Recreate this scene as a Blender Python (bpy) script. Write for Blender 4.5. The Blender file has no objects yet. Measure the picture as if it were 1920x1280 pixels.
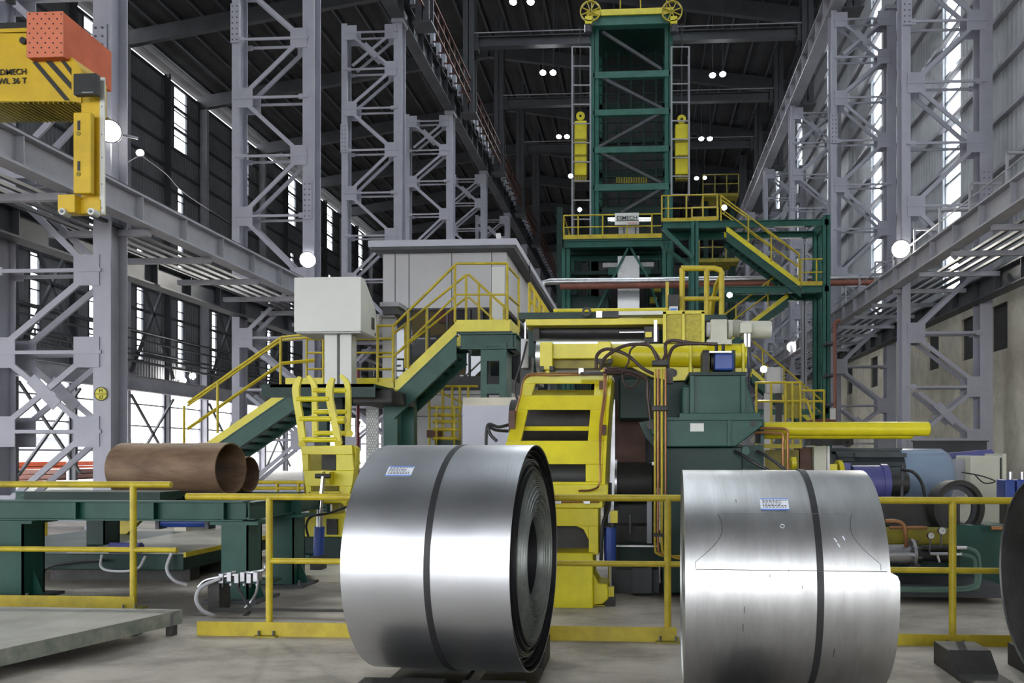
import bpy, math, random
from mathutils import Vector, Matrix
R = math.radians
rnd = random.Random(7)
sc = bpy.context.scene
col = sc.collection
# ---------------------------------------------------------------- camera
F = 1500.0; PPX = 1115.0; HY = 852.0; EYE = 1.45
A = math.atan(0.06)
cd = bpy.data.cameras.new('camera'); cam = bpy.data.objects.new('camera', cd); col.objects.link(cam)
cd.sensor_width = 36; cd.lens = 36*F/1920
cd.shift_x = -(PPX-960)/1920; cd.shift_y = (HY-640)/1920
cd.clip_end = 500
cam.location = (0, 0, EYE); cam.rotation_euler = (R(90), 0, A)
sc.camera = cam
# ---------------------------------------------------------------- world, exposure
sc.view_settings.view_transform = 'Standard'; sc.view_settings.look = 'None'
sc.view_settings.gamma = 1; sc.view_settings.use_curve_mapping = False
sc.view_settings.exposure = 1.08
w = bpy.data.worlds.new('overcast_sky'); sc.world = w; w.use_nodes = True
bgn = w.node_tree.nodes['Background']
bgn.inputs[0].default_value = (0.93, 0.96, 1.0, 1); bgn.inputs[1].default_value = 4.0
sc.cycles.use_denoising = True
sc.cycles.max_bounces = 6; sc.cycles.diffuse_bounces = 4; sc.cycles.glossy_bounces = 3
sc.cycles.transmission_bounces = 3; sc.cycles.transparent_max_bounces = 6
sc.cycles.sample_clamp_indirect = 4
sc.cycles.caustics_reflective = False; sc.cycles.caustics_refractive = False
# ---------------------------------------------------------------- photo pixel + distance -> point
SA, CA = math.sin(A), math.cos(A)
def at(px, py, Y):
    r = (px-PPX)/F
    t = Y/(CA+SA*r)
    return Vector((-SA*t+CA*r*t, Y, EYE+t*(HY-py)/F))
def PX(px, Y): return at(px, 0, Y).x
def PZ(py, Y, px=1115): return at(px, py, Y).z
# ---------------------------------------------------------------- materials
MATS = {}
def mat(name, rgb, rough=.5, metal=0., dirt=.25, scale=3., bump=.0, dark=None, spec=.5, streak=None, coat=0.):
    m = bpy.data.materials.new(name); m.use_nodes = True; nt = m.node_tree; n = nt.nodes; l = nt.links
    b = n['Principled BSDF']; tc = n.new('ShaderNodeTexCoord'); src = tc.outputs['Object']
    if streak:
        mp = n.new('ShaderNodeMapping'); mp.inputs['Scale'].default_value = streak; l.new(src, mp.inputs[0]); src = mp.outputs[0]
    no = n.new('ShaderNodeTexNoise'); no.inputs['Scale'].default_value = scale; no.inputs['Detail'].default_value = 6; no.inputs['Roughness'].default_value = .65
    l.new(src, no.inputs['Vector'])
    cr = n.new('ShaderNodeValToRGB'); cr.color_ramp.elements[0].position = .3; cr.color_ramp.elements[1].position = .62
    dk = dark or tuple(c*(1-dirt) for c in rgb)
    cr.color_ramp.elements[0].color = (*dk, 1); cr.color_ramp.elements[1].color = (*rgb, 1)
    l.new(no.outputs[0], cr.inputs[0]); l.new(cr.outputs[0], b.inputs['Base Color'])
    mr = n.new('ShaderNodeMapRange'); mr.inputs[3].default_value = min(1, rough*1.25); mr.inputs[4].default_value = rough*.85
    l.new(no.outputs[0], mr.inputs[0]); l.new(mr.outputs[0], b.inputs['Roughness'])
    b.inputs['Metallic'].default_value = metal; b.inputs['Specular IOR Level'].default_value = spec
    b.inputs['Coat Weight'].default_value = coat
    if bump:
        n2 = n.new('ShaderNodeTexNoise'); n2.inputs['Scale'].default_value = scale*6; n2.inputs['Detail'].default_value = 4; l.new(src, n2.inputs['Vector'])
        bp = n.new('ShaderNodeBump'); bp.inputs['Strength'].default_value = bump; bp.inputs['Distance'].default_value = .02
        l.new(n2.outputs[0], bp.inputs['Height']); l.new(bp.outputs[0], b.inputs['Normal'])
    MATS[name] = m
    return m
def ribbed(name, rgb, period, axis, rough=.6, depth=.03, dirt=.3):
    m = mat(name, rgb, rough, dirt=dirt, scale=.6); nt = m.node_tree; n = nt.nodes; l = nt.links
    tc = n.new('ShaderNodeTexCoord'); wv = n.new('ShaderNodeTexWave'); wv.bands_direction = axis; wv.wave_profile = 'TRI'
    wv.inputs['Scale'].default_value = 0.314/period
    l.new(tc.outputs['Object'], wv.inputs['Vector'])
    bp = n.new('ShaderNodeBump'); bp.inputs['Distance'].default_value = depth; bp.inputs['Strength'].default_value = .8
    l.new(wv.outputs[1], bp.inputs['Height']); l.new(bp.outputs[0], n['Principled BSDF'].inputs['Normal'])
    return m
def emis(name, rgb, s):
    m = bpy.data.materials.new(name); m.use_nodes = True; nt = m.node_tree
    e = nt.nodes.new('ShaderNodeEmission'); e.inputs[0].default_value = (*rgb, 1); e.inputs[1].default_value = s
    nt.links.new(e.outputs[0], nt.nodes['Material Output'].inputs[0]); return m
YEL = mat('yellow_paint', (.66, .58, .012), .38, dirt=.22, scale=2.2, dark=(.50, .42, .012), bump=.03)
YRL = mat('yellow_rail_paint', (.50, .39, .014), .45, dirt=.3, scale=5, dark=(.34, .26, .014), bump=.05)
YCR = mat('crane_yellow', (.66, .44, .014), .45, dirt=.25, scale=2.5, dark=(.5, .33, .012), bump=.05)
YDK = mat('dark_yellow_paint', (.30, .25, .012), .5, dirt=.4, scale=2, dark=(.12, .10, .008))  # darker yellow; on the tong underside it carries the shade
ORG = mat('orange_primer', (.62, .12, .04), .6, dirt=.2, scale=3)
ORF = mat('salmon_primer', (.66, .19, .10), .6, dirt=.15, scale=4)
GRN = mat('green_paint', (.009, .068, .050), .42, dirt=.35, scale=2.5, bump=.05, spec=.35)
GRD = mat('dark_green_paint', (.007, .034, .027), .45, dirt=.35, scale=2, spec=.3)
GRL = mat('light_green_paint', (.028, .13, .10), .5, dirt=.3, scale=2.5)  # lighter green for the tower's front beams; rear beams use the dark green
GRT = mat('teal_green_paint', (.018, .105, .082), .45, dirt=.3, scale=2, spec=.35)
GRY = mat('grey_paint', (.33, .33, .385), .48, dirt=.14, scale=1.3)
GRB = mat('grey_girder_paint', (.33, .33, .37), .5, dirt=.25, scale=.9)
GDK = mat('dark_grey_paint', (.055, .058, .068), .55, dirt=.3, scale=1)
BLK = mat('black_rubber', (.018, .018, .02), .5, dirt=.4, scale=8)
IRN = mat('black_iron', (.03, .028, .027), .55, dirt=.5, scale=5, bump=.15)
CHR = mat('chrome', (.75, .75, .78), .12, 1, dirt=.1)
ALU = mat('bare_steel', (.5, .5, .52), .32, 1, dirt=.3, scale=6)
BOL = mat('bolt_steel', (.16, .16, .17), .5, .6)
RST = mat('rusty_steel', (.20, .125, .072), .62, .2, dirt=.45, scale=3, bump=.25, streak=(.6, 2, 2), dark=(.09, .05, .03))
RBR = mat('red_brown_primer', (.12, .05, .035), .6, dirt=.4, scale=4)
RED = mat('red_pipe_paint', (.22, .07, .045), .5, dirt=.3)
COP = mat('copper_tube', (.36, .17, .07), .4, .5, dirt=.3, scale=7)
BLU = mat('blue_paint', (.02, .06, .30), .4, dirt=.35, scale=4)
PUR = mat('violet_blue_paint', (.07, .07, .24), .45, dirt=.25)
BLG = mat('blue_grey_paint', (.20, .27, .38), .3, dirt=.18, scale=2)
MOT = mat('dark_motor_grey', (.05, .062, .068), .45, dirt=.35, scale=4)
CRM = mat('cream_paint', (.52, .52, .43), .45, dirt=.15)
WHT = mat('white_paint', (.62, .63, .60), .42, dirt=.06, scale=1.5)
OFW = mat('pale_grey_panel', (.42, .42, .44), .4, dirt=.1, scale=1)
LIL = mat('lilac_grey_sheet', (.40, .41, .48), .4, dirt=.08, scale=1)
HSG = mat('green_hose_rubber', (.12, .22, .18), .4, dirt=.3)
WRT = mat('black_print', (.02, .02, .02), .6, dirt=.1)
REDP = mat('red_print', (.6, .05, .04), .6, dirt=.1)
BLUP = mat('blue_print', (.05, .2, .75), .5, dirt=.05)
LBL = mat('label_paper', (.72, .76, .82), .5, dirt=.06)
PERF = mat('perforated_steel', (.30, .30, .30), .5, .4, dirt=.4, scale=8)
GLS = bpy.data.materials.new('tinted_glass'); GLS.use_nodes = True
b = GLS.node_tree.nodes['Principled BSDF']; b.inputs['Base Color'].default_value = (.035, .04, .05, 1); b.inputs['Roughness'].default_value = .03
b.inputs['Specular IOR Level'].default_value = 1.0; b.inputs['Metallic'].default_value = .35
def clear_glass():
    m = bpy.data.materials.new('window_glass'); m.use_nodes = True; nt = m.node_tree; n = nt.nodes; l = nt.links
    tr = n.new('ShaderNodeBsdfTransparent'); tr.inputs[0].default_value = (.92, .95, .96, 1)
    gl = n.new('ShaderNodeBsdfGlossy'); gl.inputs['Roughness'].default_value = .05
    no = n.new('ShaderNodeTexNoise'); no.inputs['Scale'].default_value = 3
    mr = n.new('ShaderNodeMapRange'); mr.inputs[3].default_value = .03; mr.inputs[4].default_value = .12
    mx = n.new('ShaderNodeMixShader'); l.new(no.outputs[0], mr.inputs[0]); l.new(mr.outputs[0], mx.inputs[0])
    l.new(tr.outputs[0], mx.inputs[1]); l.new(gl.outputs[0], mx.inputs[2]); l.new(mx.outputs[0], n['Material Output'].inputs[0]); return m
WGL = clear_glass()
def steel(name, base, rough, streaks, dirt=.16):
    m = mat(name, base, rough, 1., dirt=dirt, scale=2.4, streak=streaks); nt = m.node_tree; n = nt.nodes; l = nt.links
    b = n['Principled BSDF']; tc = n.new('ShaderNodeTexCoord')
    for q in n:
        if q.type == 'VALTORGB': q.color_ramp.elements[0].position = .2; q.color_ramp.elements[1].position = .8
    # smudges: cloudy dull patches that belong to the sheet
    ns = n.new('ShaderNodeTexNoise'); ns.inputs['Scale'].default_value = 3.0; ns.inputs['Detail'].default_value = 2; ns.inputs['Roughness'].default_value = .5
    l.new(tc.outputs['Object'], ns.inputs['Vector'])
    mr = n.new('ShaderNodeMapRange'); mr.inputs[1].default_value = 0; mr.inputs[2].default_value = 1; mr.inputs[3].default_value = rough-.02; mr.inputs[4].default_value = rough+.10
    l.new(ns.outputs[0], mr.inputs[0]); l.new(mr.outputs[0], b.inputs['Roughness'])
    mp = n.new('ShaderNodeMapping'); mp.inputs['Scale'].default_value = (60, 1.2, 1.2); l.new(tc.outputs['Object'], mp.inputs[0])
    nb = n.new('ShaderNodeTexNoise'); nb.inputs['Scale'].default_value = 1.5; nb.inputs['Detail'].default_value = 3; l.new(mp.outputs[0], nb.inputs['Vector'])
    bp = n.new('ShaderNodeBump'); bp.inputs['Strength'].default_value = .05; bp.inputs['Distance'].default_value = .01
    l.new(nb.outputs[0], bp.inputs['Height']); l.new(bp.outputs[0], b.inputs['Normal'])
    return m
ST1 = steel('bright_coil_steel', (.72, .73, .76), .31, (1, 3, 3))
ST2 = steel('dull_coil_steel', (.64, .64, .64), .36, (5, 1, 1), .34)
STE = mat('sheet_edge_steel', (.36, .38, .36), .45, .7, dirt=.35, scale=6)
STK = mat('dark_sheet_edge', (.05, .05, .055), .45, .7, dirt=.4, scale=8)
STR = mat('strip_steel', (.66, .67, .68), .28, .85, dirt=.2, scale=1.2, streak=(1, 1, .4))
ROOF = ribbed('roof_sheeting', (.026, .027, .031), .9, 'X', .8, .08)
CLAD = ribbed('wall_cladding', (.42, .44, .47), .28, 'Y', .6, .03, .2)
CLAL = ribbed('left_wall_cladding', (.17, .175, .19), .30, 'Y', .65, .03, .25)  # darker than the right cladding; the wall's lack of light is in the colour
# concrete floor with stains
def concrete(name, c1, c2, sc1, rough=.7, mul=.8):
    m = mat(name, c1, rough, dark=c2, scale=sc1, bump=.12); nt = m.node_tree; n = nt.nodes; l = nt.links
    b = n['Principled BSDF']; tc = n.new('ShaderNodeTexCoord'); mp = n.new('ShaderNodeMapping'); mp.inputs['Scale'].default_value = (.8, 1.3, 1)
    l.new(tc.outputs['Object'], mp.inputs[0])
    s = n.new('ShaderNodeTexNoise'); s.inputs['Scale'].default_value = 1.1; s.inputs['Detail'].default_value = 10; s.inputs['Roughness'].default_value = .7
    l.new(mp.outputs[0], s.inputs['Vector'])
    cr = n.new('ShaderNodeValToRGB'); cr.color_ramp.elements[0].position = .36; cr.color_ramp.elements[0].color = (.42, .40, .37, 1)
    cr.color_ramp.elements[1].position = .56; cr.color_ramp.elements[1].color = (1, 1, 1, 1); l.new(s.outputs[0], cr.inputs[0])
    mx = n.new('ShaderNodeMix'); mx.data_type = 'RGBA'; mx.blend_type = 'MULTIPLY'; mx.inputs[0].default_value = mul
    old = b.inputs['Base Color'].links[0].from_socket
    l.new(old, mx.inputs[6]); l.new(cr.outputs[0], mx.inputs[7]); l.new(mx.outputs[2], b.inputs['Base Color'])
    return m
FLR = concrete('concrete_floor', (.54, .49, .43), (.40, .36, .31), 1.4, .66)
def oil_stains(m, spots):
    # spilled oil patches with ragged outlines on the slab
    nt = m.node_tree; n = nt.nodes; l = nt.links; b = n['Principled BSDF']; tc = n.new('ShaderNodeTexCoord')
    nz = n.new('ShaderNodeTexNoise'); nz.inputs['Scale'].default_value = 2.2; nz.inputs['Detail'].default_value = 8; l.new(tc.outputs['Object'], nz.inputs['Vector'])
    for (x, y, sx, sy, k) in spots:
        mp = n.new('ShaderNodeMapping'); mp.inputs['Location'].default_value = (-x/sx, -y/sy, 0); mp.inputs['Scale'].default_value = (1/sx, 1/sy, .0001); l.new(tc.outputs['Object'], mp.inputs[0])
        ln = n.new('ShaderNodeVectorMath'); ln.operation = 'LENGTH'; l.new(mp.outputs[0], ln.inputs[0])
        ad = n.new('ShaderNodeMath'); ad.operation = 'ADD'; l.new(ln.outputs['Value'], ad.inputs[0]); l.new(nz.outputs[0], ad.inputs[1])
        mr = n.new('ShaderNodeMapRange'); mr.inputs[1].default_value = 1.15; mr.inputs[2].default_value = 1.65; mr.inputs[3].default_value = k; mr.inputs[4].default_value = 0; l.new(ad.outputs[0], mr.inputs[0])
        mx = n.new('ShaderNodeMix'); mx.data_type = 'RGBA'; l.new(mr.outputs[0], mx.inputs[0]); l.new(b.inputs['Base Color'].links[0].from_socket, mx.inputs[6]); mx.inputs[7].default_value = (.10, .085, .075, 1)
        l.new(mx.outputs[2], b.inputs['Base Color'])
oil_stains(FLR, [(-4.3, 7.5, 1.5, .75, .8), (-3.2, 8.3, 1.2, .5, .6), (-4.9, 5.5, 1.6, .35, .6), (0, 9.3, 3.2, 1.2, .75), (3.6, 9.2, 2.2, .9, .7)])
CON = concrete('concrete_wall', (.66, .62, .51), (.52, .49, .41), .8, .85, .4)
CHK = mat('worn_checker_plate', (.26, .26, .235), .5, .25, dirt=.3, scale=2.5, bump=.1)
def checker(m):
    nt = m.node_tree; n = nt.nodes; l = nt.links; b = n['Principled BSDF']
    tc = n.new('ShaderNodeTexCoord'); mp = n.new('ShaderNodeMapping'); mp.inputs['Scale'].default_value = (28, 28, 28); mp.inputs['Rotation'].default_value = (0, 0, R(45))
    l.new(tc.outputs['Object'], mp.inputs[0]); ck = n.new('ShaderNodeTexBrick'); ck.inputs['Scale'].default_value = 1
    ck.inputs['Color1'].default_value = (1, 1, 1, 1); ck.inputs['Color2'].default_value = (.9, .9, .9, 1); ck.inputs['Mortar'].default_value = (0, 0, 0, 1); ck.inputs['Mortar Size'].default_value = .16
    l.new(mp.outputs[0], ck.inputs[0]); bp = n.new('ShaderNodeBump'); bp.inputs['Strength'].default_value = .5; bp.inputs['Distance'].default_value = .004
    l.new(ck.outputs[0], bp.inputs['Height']); l.new(bp.outputs[0], b.inputs['Normal'])
checker(CHK)
# ---------------------------------------------------------------- mesh builder
class MB:
    def __init__(s): s.v = []; s.f = []; s.s = []
    def add(s, vs, fs, smooth=False):
        o = len(s.v); s.v += [Vector(v) for v in vs]
        for f in fs: s.f.append([i+o for i in f]); s.s.append(smooth)
        return s
    def bx(s, x0, x1, y0, y1, z0, z1):
        x0, x1 = min(x0, x1), max(x0, x1); y0, y1 = min(y0, y1), max(y0, y1); z0, z1 = min(z0, z1), max(z0, z1)
        return s.add([(x0,y0,z0),(x1,y0,z0),(x1,y1,z0),(x0,y1,z0),(x0,y0,z1),(x1,y0,z1),(x1,y1,z1),(x0,y1,z1)],
                     [(0,3,2,1),(4,5,6,7),(0,1,5,4),(1,2,6,5),(2,3,7,6),(3,0,4,7)])
    def pb(s, px0, px1, py0, py1, Y0, Y1):       # box whose front face at distance Y0 spans these picture coordinates
        a = at(px0, py1, Y0); b = at(px1, py0, Y0); z = PZ(py0, Y0, (px0+px1)/2), PZ(py1, Y0, (px0+px1)/2)
        return s.bx(a.x, b.x, Y0, Y1, z[1], z[0])
    def bar(s, p, q, w, h=None, up=(0,0,1)):
        p = Vector(p); q = Vector(q); h = w if h is None else h; d = (q-p).normalized(); up = Vector(up)
        if abs(d.dot(up)) > .98: up = Vector((0,1,0))
        x = d.cross(up).normalized()*w/2; y = x.cross(d).normalized()*h/2
        vs = [p-x-y, p+x-y, p+x+y, p-x+y, q-x-y, q+x-y, q+x+y, q-x+y]
        return s.add(vs, [(0,1,2,3),(7,6,5,4),(4,5,1,0),(5,6,2,1),(6,7,3,2),(7,4,0,3)])
    def ib(s, p, q, w, h, t=.02, up=(0,0,1)):    # I-beam
        p = Vector(p); q = Vector(q); d = (q-p).normalized(); up = Vector(up)
        if abs(d.dot(up)) > .98: up = Vector((0,1,0))
        x = d.cross(up).normalized(); y = x.cross(d).normalized(); o = y*(h/2-t/2)
        s.bar(p+o, q+o, w, t, up); s.bar(p-o, q-o, w, t, up); s.bar(p, q, t, h-2*t, up); return s
    def tube(s, pts, r, n=10, smooth=True):
        pts = [Vector(p) for p in pts]; N = len(pts); rs = r if isinstance(r, (list, tuple)) else [r]*N
        rings = []; t0 = (pts[1]-pts[0]).normalized(); u = t0.orthogonal().normalized()
        for i, p in enumerate(pts):
            t = (pts[min(i+1,N-1)]-pts[max(i-1,0)]).normalized()
            u = (u-t*u.dot(t)).normalized(); v = t.cross(u)
            rings.append([p+(u*math.cos(2*math.pi*k/n)+v*math.sin(2*math.pi*k/n))*rs[i] for k in range(n)])
        o = len(s.v)
        for rg in rings: s.v += rg
        for i in range(N-1):
            for k in range(n):
                k2 = (k+1) % n; s.f.append([o+i*n+k, o+i*n+k2, o+(i+1)*n+k2, o+(i+1)*n+k]); s.s.append(smooth)
        s.f.append([o+k for k in range(n)][::-1]); s.s.append(False)
        s.f.append([o+(N-1)*n+k for k in range(n)]); s.s.append(False); return s
    def cyl(s, p, q, r, n=24, r2=None): return s.tube([p, q], [r, r if r2 is None else r2], n)
    def lathe(s, prof, p, axis, n=48, closed=False, smooth=True, arc=None):   # prof: (along axis, radius)
        p = Vector(p); a = Vector(axis).normalized(); u = Vector((0,0,1)); u = (u-a*u.dot(a)).normalized(); v = a.cross(u)
        o = len(s.v); N = len(prof); a0, a1 = arc or (0, 2*math.pi); cnt = n if arc is None else n+1
        for x, r in prof:
            for k in range(cnt):
                th = a0+(a1-a0)*k/n; s.v.append(p+a*x+(u*math.cos(th)+v*math.sin(th))*r)
        M = N if closed else N-1
        for i in range(M):
            j = (i+1) % N
            for k in range(n):
                k2 = (k+1) % cnt
                s.f.append([o+i*cnt+k, o+i*cnt+k2, o+j*cnt+k2, o+j*cnt+k]); s.s.append(smooth)
        return s
    def pipe(s, p, q, ro, ri, n=40):
        p = Vector(p); L = (Vector(q)-p).length
        return s.lathe([(0,ri),(0,ro),(L,ro),(L,ri)], p, Vector(q)-p, n, closed=True)
    def prism(s, pts, d):
        pts = [Vector(p) for p in pts]; d = Vector(d); n = len(pts)
        return s.add(pts+[p+d for p in pts], [list(range(n)), list(range(2*n-1, n-1, -1))]+[[i, i+n, (i+1) % n+n, (i+1) % n] for i in range(n)])
    def pp(s, pix, Y0, Y1):                      # prism from picture outline at distance Y0
        return s.prism([at(x, y, Y0) for x, y in pix], (0, Y1-Y0, 0))
    def sphere(s, c, r, n=12):
        prof = [(-r*math.cos(math.pi*i/n), max(1e-4, r*math.sin(math.pi*i/n))) for i in range(n+1)]
        return s.lathe(prof, c, (0,0,1.0001) if False else (1,0,0), n*2)
    def build(s, name, m, parent=None, bevel=0, rot=None, **tags):
        me = bpy.data.meshes.new(name); off = Vector(parent_loc(parent)) if parent else Vector((0,0,0))
        o = bpy.data.objects.new(name, me)
        if parent is None and tags.get('origin'):
            off = Vector(tags['origin']); o.location = off
        tags.pop('origin', None)
        me.from_pydata([v-off for v in s.v], [], s.f); me.polygons.foreach_set('use_smooth', s.s)
        me.materials.append(m); me.update()
        import bmesh as _b
        bm = _b.new(); bm.from_mesh(me); _b.ops.recalc_face_normals(bm, faces=bm.faces); bm.to_mesh(me); bm.free()
        if any(s.s): me.set_sharp_from_angle(angle=R(38))
        col.objects.link(o)
        if parent: o.parent = parent
        if bevel:
            bv = o.modifiers.new('bevel', 'BEVEL'); bv.width = bevel; bv.segments = 2; bv.limit_method = 'ANGLE'; bv.angle_limit = R(40)
        for k, v in tags.items(): o[{'cat': 'category'}.get(k, k)] = v
        return o
def parent_loc(p):
    v = Vector((0,0,0))
    while p is not None: v += p.location; p = p.parent
    return v
def thing(name, label, cat, loc=(0,0,0), group=None):
    o = bpy.data.objects.new(name, None); col.objects.link(o); o.empty_display_size = .1; o.location = Vector(loc)
    o['label'] = label; o['category'] = cat
    if group: o['group'] = group
    return o
def copy_tree(o, parent=None, loc=None, label=None, group=None):
    c = o.copy(); col.objects.link(c)
    if parent is not None: c.parent = parent
    if loc is not None: c.location = Vector(loc)
    if label: c['label'] = label
    if group: c['group'] = group
    for ch in list(o.children): copy_tree(ch, c)
    return c
def spline(pts, k=8):
    pts = [Vector(p) for p in pts]; P = [pts[0]*2-pts[1]]+pts+[pts[-1]*2-pts[-2]]; out = []
    for i in range(1, len(P)-2):
        a, b, c, d = P[i-1], P[i], P[i+1], P[i+2]
        for j in range(k):
            t = j/k; out.append(.5*((2*b)+(c-a)*t+(2*a-5*b+4*c-d)*t*t+(3*b-a-3*c+d)*t**3))
    out.append(pts[-1]); return out
def text(body, size, m, parent, pos, align='LEFT', name='lettering', rotz=0, ext=.002, bold=.0):
    cu = bpy.data.curves.new(name, 'FONT'); cu.body = body; cu.size = size; cu.align_x = align; cu.extrude = ext; cu.offset = bold
    t = bpy.data.objects.new(name, cu); col.objects.link(t)
    me = bpy.data.meshes.new_from_object(t.evaluated_get(bpy.context.evaluated_depsgraph_get())) if False else None
    bpy.context.view_layer.update(); dg = bpy.context.evaluated_depsgraph_get(); me = bpy.data.meshes.new_from_object(t.evaluated_get(dg))
    bpy.data.objects.remove(t); o = bpy.data.objects.new(name, me); col.objects.link(o); me.materials.clear(); me.materials.append(m)
    o.parent = parent; o.location = Vector(pos)-parent_loc(parent); o.rotation_euler = (R(90), 0, rotz); return o
def hose(name, pts, r, m, parent, **k): return MB().tube(spline(pts), r, 8).build(name, m, parent, **k)
# railing made of pipe: path = list of base points, posts at the listed points
def railing(root, path, h=1.05, r=.024, m=None, mids=(.55,), posts=None, toe=.12, toes=True):
    m = m or YRL; up = Vector((0,0,1)); path = [Vector(p) for p in path]
    MB().tube([p+up*h for p in path], r, 8, True).build('top_rail', m, root)
    for k in mids: MB().tube([p+up*h*k for p in path], r*.85, 8).build('mid_rail', m, root)
    for p in (posts if posts is not None else path):
        p = Vector(p); MB().cyl(p, p+up*h, r, 8).build('post', m, root)
    if toes and toe:
        b = MB()
        for p, q in zip(path, path[1:]): b.bar(p+up*toe/2, q+up*toe/2, .012, toe)
        b.build('toe_board', m, root)
def lerp(p, q, n): return [Vector(p).lerp(Vector(q), i/(n-1)) for i in range(n)]
WARM = emis('lamp_glow', (1, .97, .86), 60); COOL = emis('highbay_glow', (.95, .97, 1), 60)
def lamp(name, label, cat, p, r, power, glow=WARM, aim=(0,-1,-.3), group=None, arm=None, color=(1,.96,.86)):
    p = Vector(p); a = Vector(aim).normalized(); t = thing(name, label, cat, p, group)
    MB().lathe([(-r*1.1,r*.4),(-r*.9,r*.62),(-.01,r*1.12),(.02,r*1.15),(.02,r*1.02),(-.005,r*1.0)], p, a, 20).build('lamp_housing', GDK, t)
    MB().lathe([(0,r),(r*.16,r*.7),(r*.22,.001)], p, a, 20).build('lens', glow, t)
    if arm is not None: MB().cyl(p-a*r*.9, arm, r*.14, 8).build('bracket_arm', GRY, t)
    ld = bpy.data.lights.new('lamp_light', 'SPOT'); ld.energy = power; ld.color = color; ld.shadow_soft_size = r*.8; ld.spot_size = R(150); ld.spot_blend = .6
    lo = bpy.data.objects.new('lamp_light', ld); col.objects.link(lo); lo.parent = t; lo.location = a*r*.5
    lo.rotation_euler = a.to_track_quat('-Z', 'Y').to_euler()
    return t
# ================================================================ building shell
XL, XR, YB, YF = -32.6, 10.75, -30.0, 112.0
MB().bx(XL-.2, XR+.2, YB, YF, -.3, 0).build('floor', FLR, kind='structure')
MB().bx(-160, 90, -120, 190, -.6, -.32).build('ground', mat('outdoor_yard', (.55,.53,.5), .9), kind='structure')
def roofz(x): return 27.9+3.3*(1-abs(x+11)/22.0)
rb = MB()
SKY = ((-24, -20.5), (-3.6, 1.4))
for x0, x1, ya, yb in ((XL-.6, -24, 3, 40), (-20.5, -11, 3, 40), (-11, -3.6, 3, 40), (1.4, XR+.6, 3, 40), (XL-.6, -11, YB, 3), (-11, XR+.6, YB, 3), (XL-.6, -11, 40, YF), (-11, XR+.6, 40, YF)):
    rb.prism([(x0, ya, roofz(x0)), (x1, ya, roofz(x1)), (x1, ya, roofz(x1)+.15), (x0, ya, roofz(x0)+.15)], (0, yb-ya, 0))
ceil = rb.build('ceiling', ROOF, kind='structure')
k = 0
y = -24
yy = []
while y < YF: yy.append(y); y += 9
for y in [v for v in yy]:
    f = MB()
    for x0, x1 in ((XL, -11), (-11, XR)):
        n = 6
        for i in range(n):
            xa = x0+(x1-x0)*i/n; xb = x0+(x1-x0)*(i+1)/n
            f.bar((xa, y, roofz(xa)-.75), (xb, y, roofz(xb)-.75), .35, .9)
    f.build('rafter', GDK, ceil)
for i in range(30):
    x = XL+1+i*1.49
    z = roofz(x)-.14
    MB().bar((x, YB, z), (x, YF, z), .12, .22).build('purlin', GDK, ceil)
# unseen skylights added to the roof for overhead light, and the wall behind the camera above its wide gateway
for i, (x0, x1) in enumerate(SKY):
    f = MB(); y = 3.0
    while y < 40.1: f.bar((x0, y, roofz(x0)+.08), (x1, y, roofz(x1)+.08), .1, .1); y += 3.7
    for xx in (x0, (x0+x1)/2, x1): f.bar((xx, 3, roofz(xx)+.08), (xx, 40, roofz(xx)+.08), .1, .1)
    o = f.build('window_%d' % (101+i), GDK, kind='structure')
    MB().prism([(x0, 3, roofz(x0)+.1), (x1, 3, roofz(x1)+.1), (x1, 3, roofz(x1)+.12), (x0, 3, roofz(x0)+.12)], (0, 37, 0)).build('pane', WGL, o)
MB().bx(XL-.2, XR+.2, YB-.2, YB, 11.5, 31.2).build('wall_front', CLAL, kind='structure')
# left wall: cladding above 6.1 m, with tall window strips, slot of daylight below the eave, open below
def wall_strip(name, x, zs, holes, m, y0, y1, t=.12):
    b = MB(); ys = sorted(set([y0, y1]+[v for h in holes for v in h[:2]]))
    for ya, yb in zip(ys, ys[1:]):
        hs = sorted([(h[2], h[3]) for h in holes if h[0] <= ya+1e-6 and h[1] >= yb-1e-6])
        z = zs[0]
        for za, zb in hs:
            if za > z: b.bx(x-t, x, ya, yb, z, za)
            z = zb
        if zs[1] > z: b.bx(x-t, x, ya, yb, z, zs[1])
    return b.build(name, m, kind='structure')
LW = [45.6, 54.6, 63.6, 72.6, 81.6, 90.6, 36.6, 27.6]
holes = [(y-.8, y+.8, 22.8, 27.2) for y in LW] + [(y-.35, y+.35, 7.6, 20.2) for y in LW]+[(y+4.1, y+4.8, 7.6, 14.8) for y in LW]
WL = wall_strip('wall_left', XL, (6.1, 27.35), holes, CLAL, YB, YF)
wn = 0
def window(x, y0, y1, z0, z1, m):
    global wn
    wn += 1
    b = MB(); x += .0
    for a in (y0, y1): b.bar((x+.02, a, z0), (x+.02, a, z1), .07, .07)
    nz = max(2, round((z1-z0)/.95))
    for i in range(nz+1): z = z0+(z1-z0)*i/nz; b.bar((x+.02, y0, z), (x+.02, y1, z), .07, .07)
    o = b.build('window_%d' % wn, m, kind='structure')
    MB().bx(x-.075, x-.065, y0, y1, z0, z1).build('pane', WGL, o)
for h in holes: window(XL, h[0], h[1], h[2], h[3], GDK)
for i in range(15):
    z = 6.4+i*1.48
    MB().bar((XL+.09, YB, z), (XL+.09, YF, z), .14, .16).build('girt', GDK, WL)
y = -24.0; bn = 0
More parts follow.
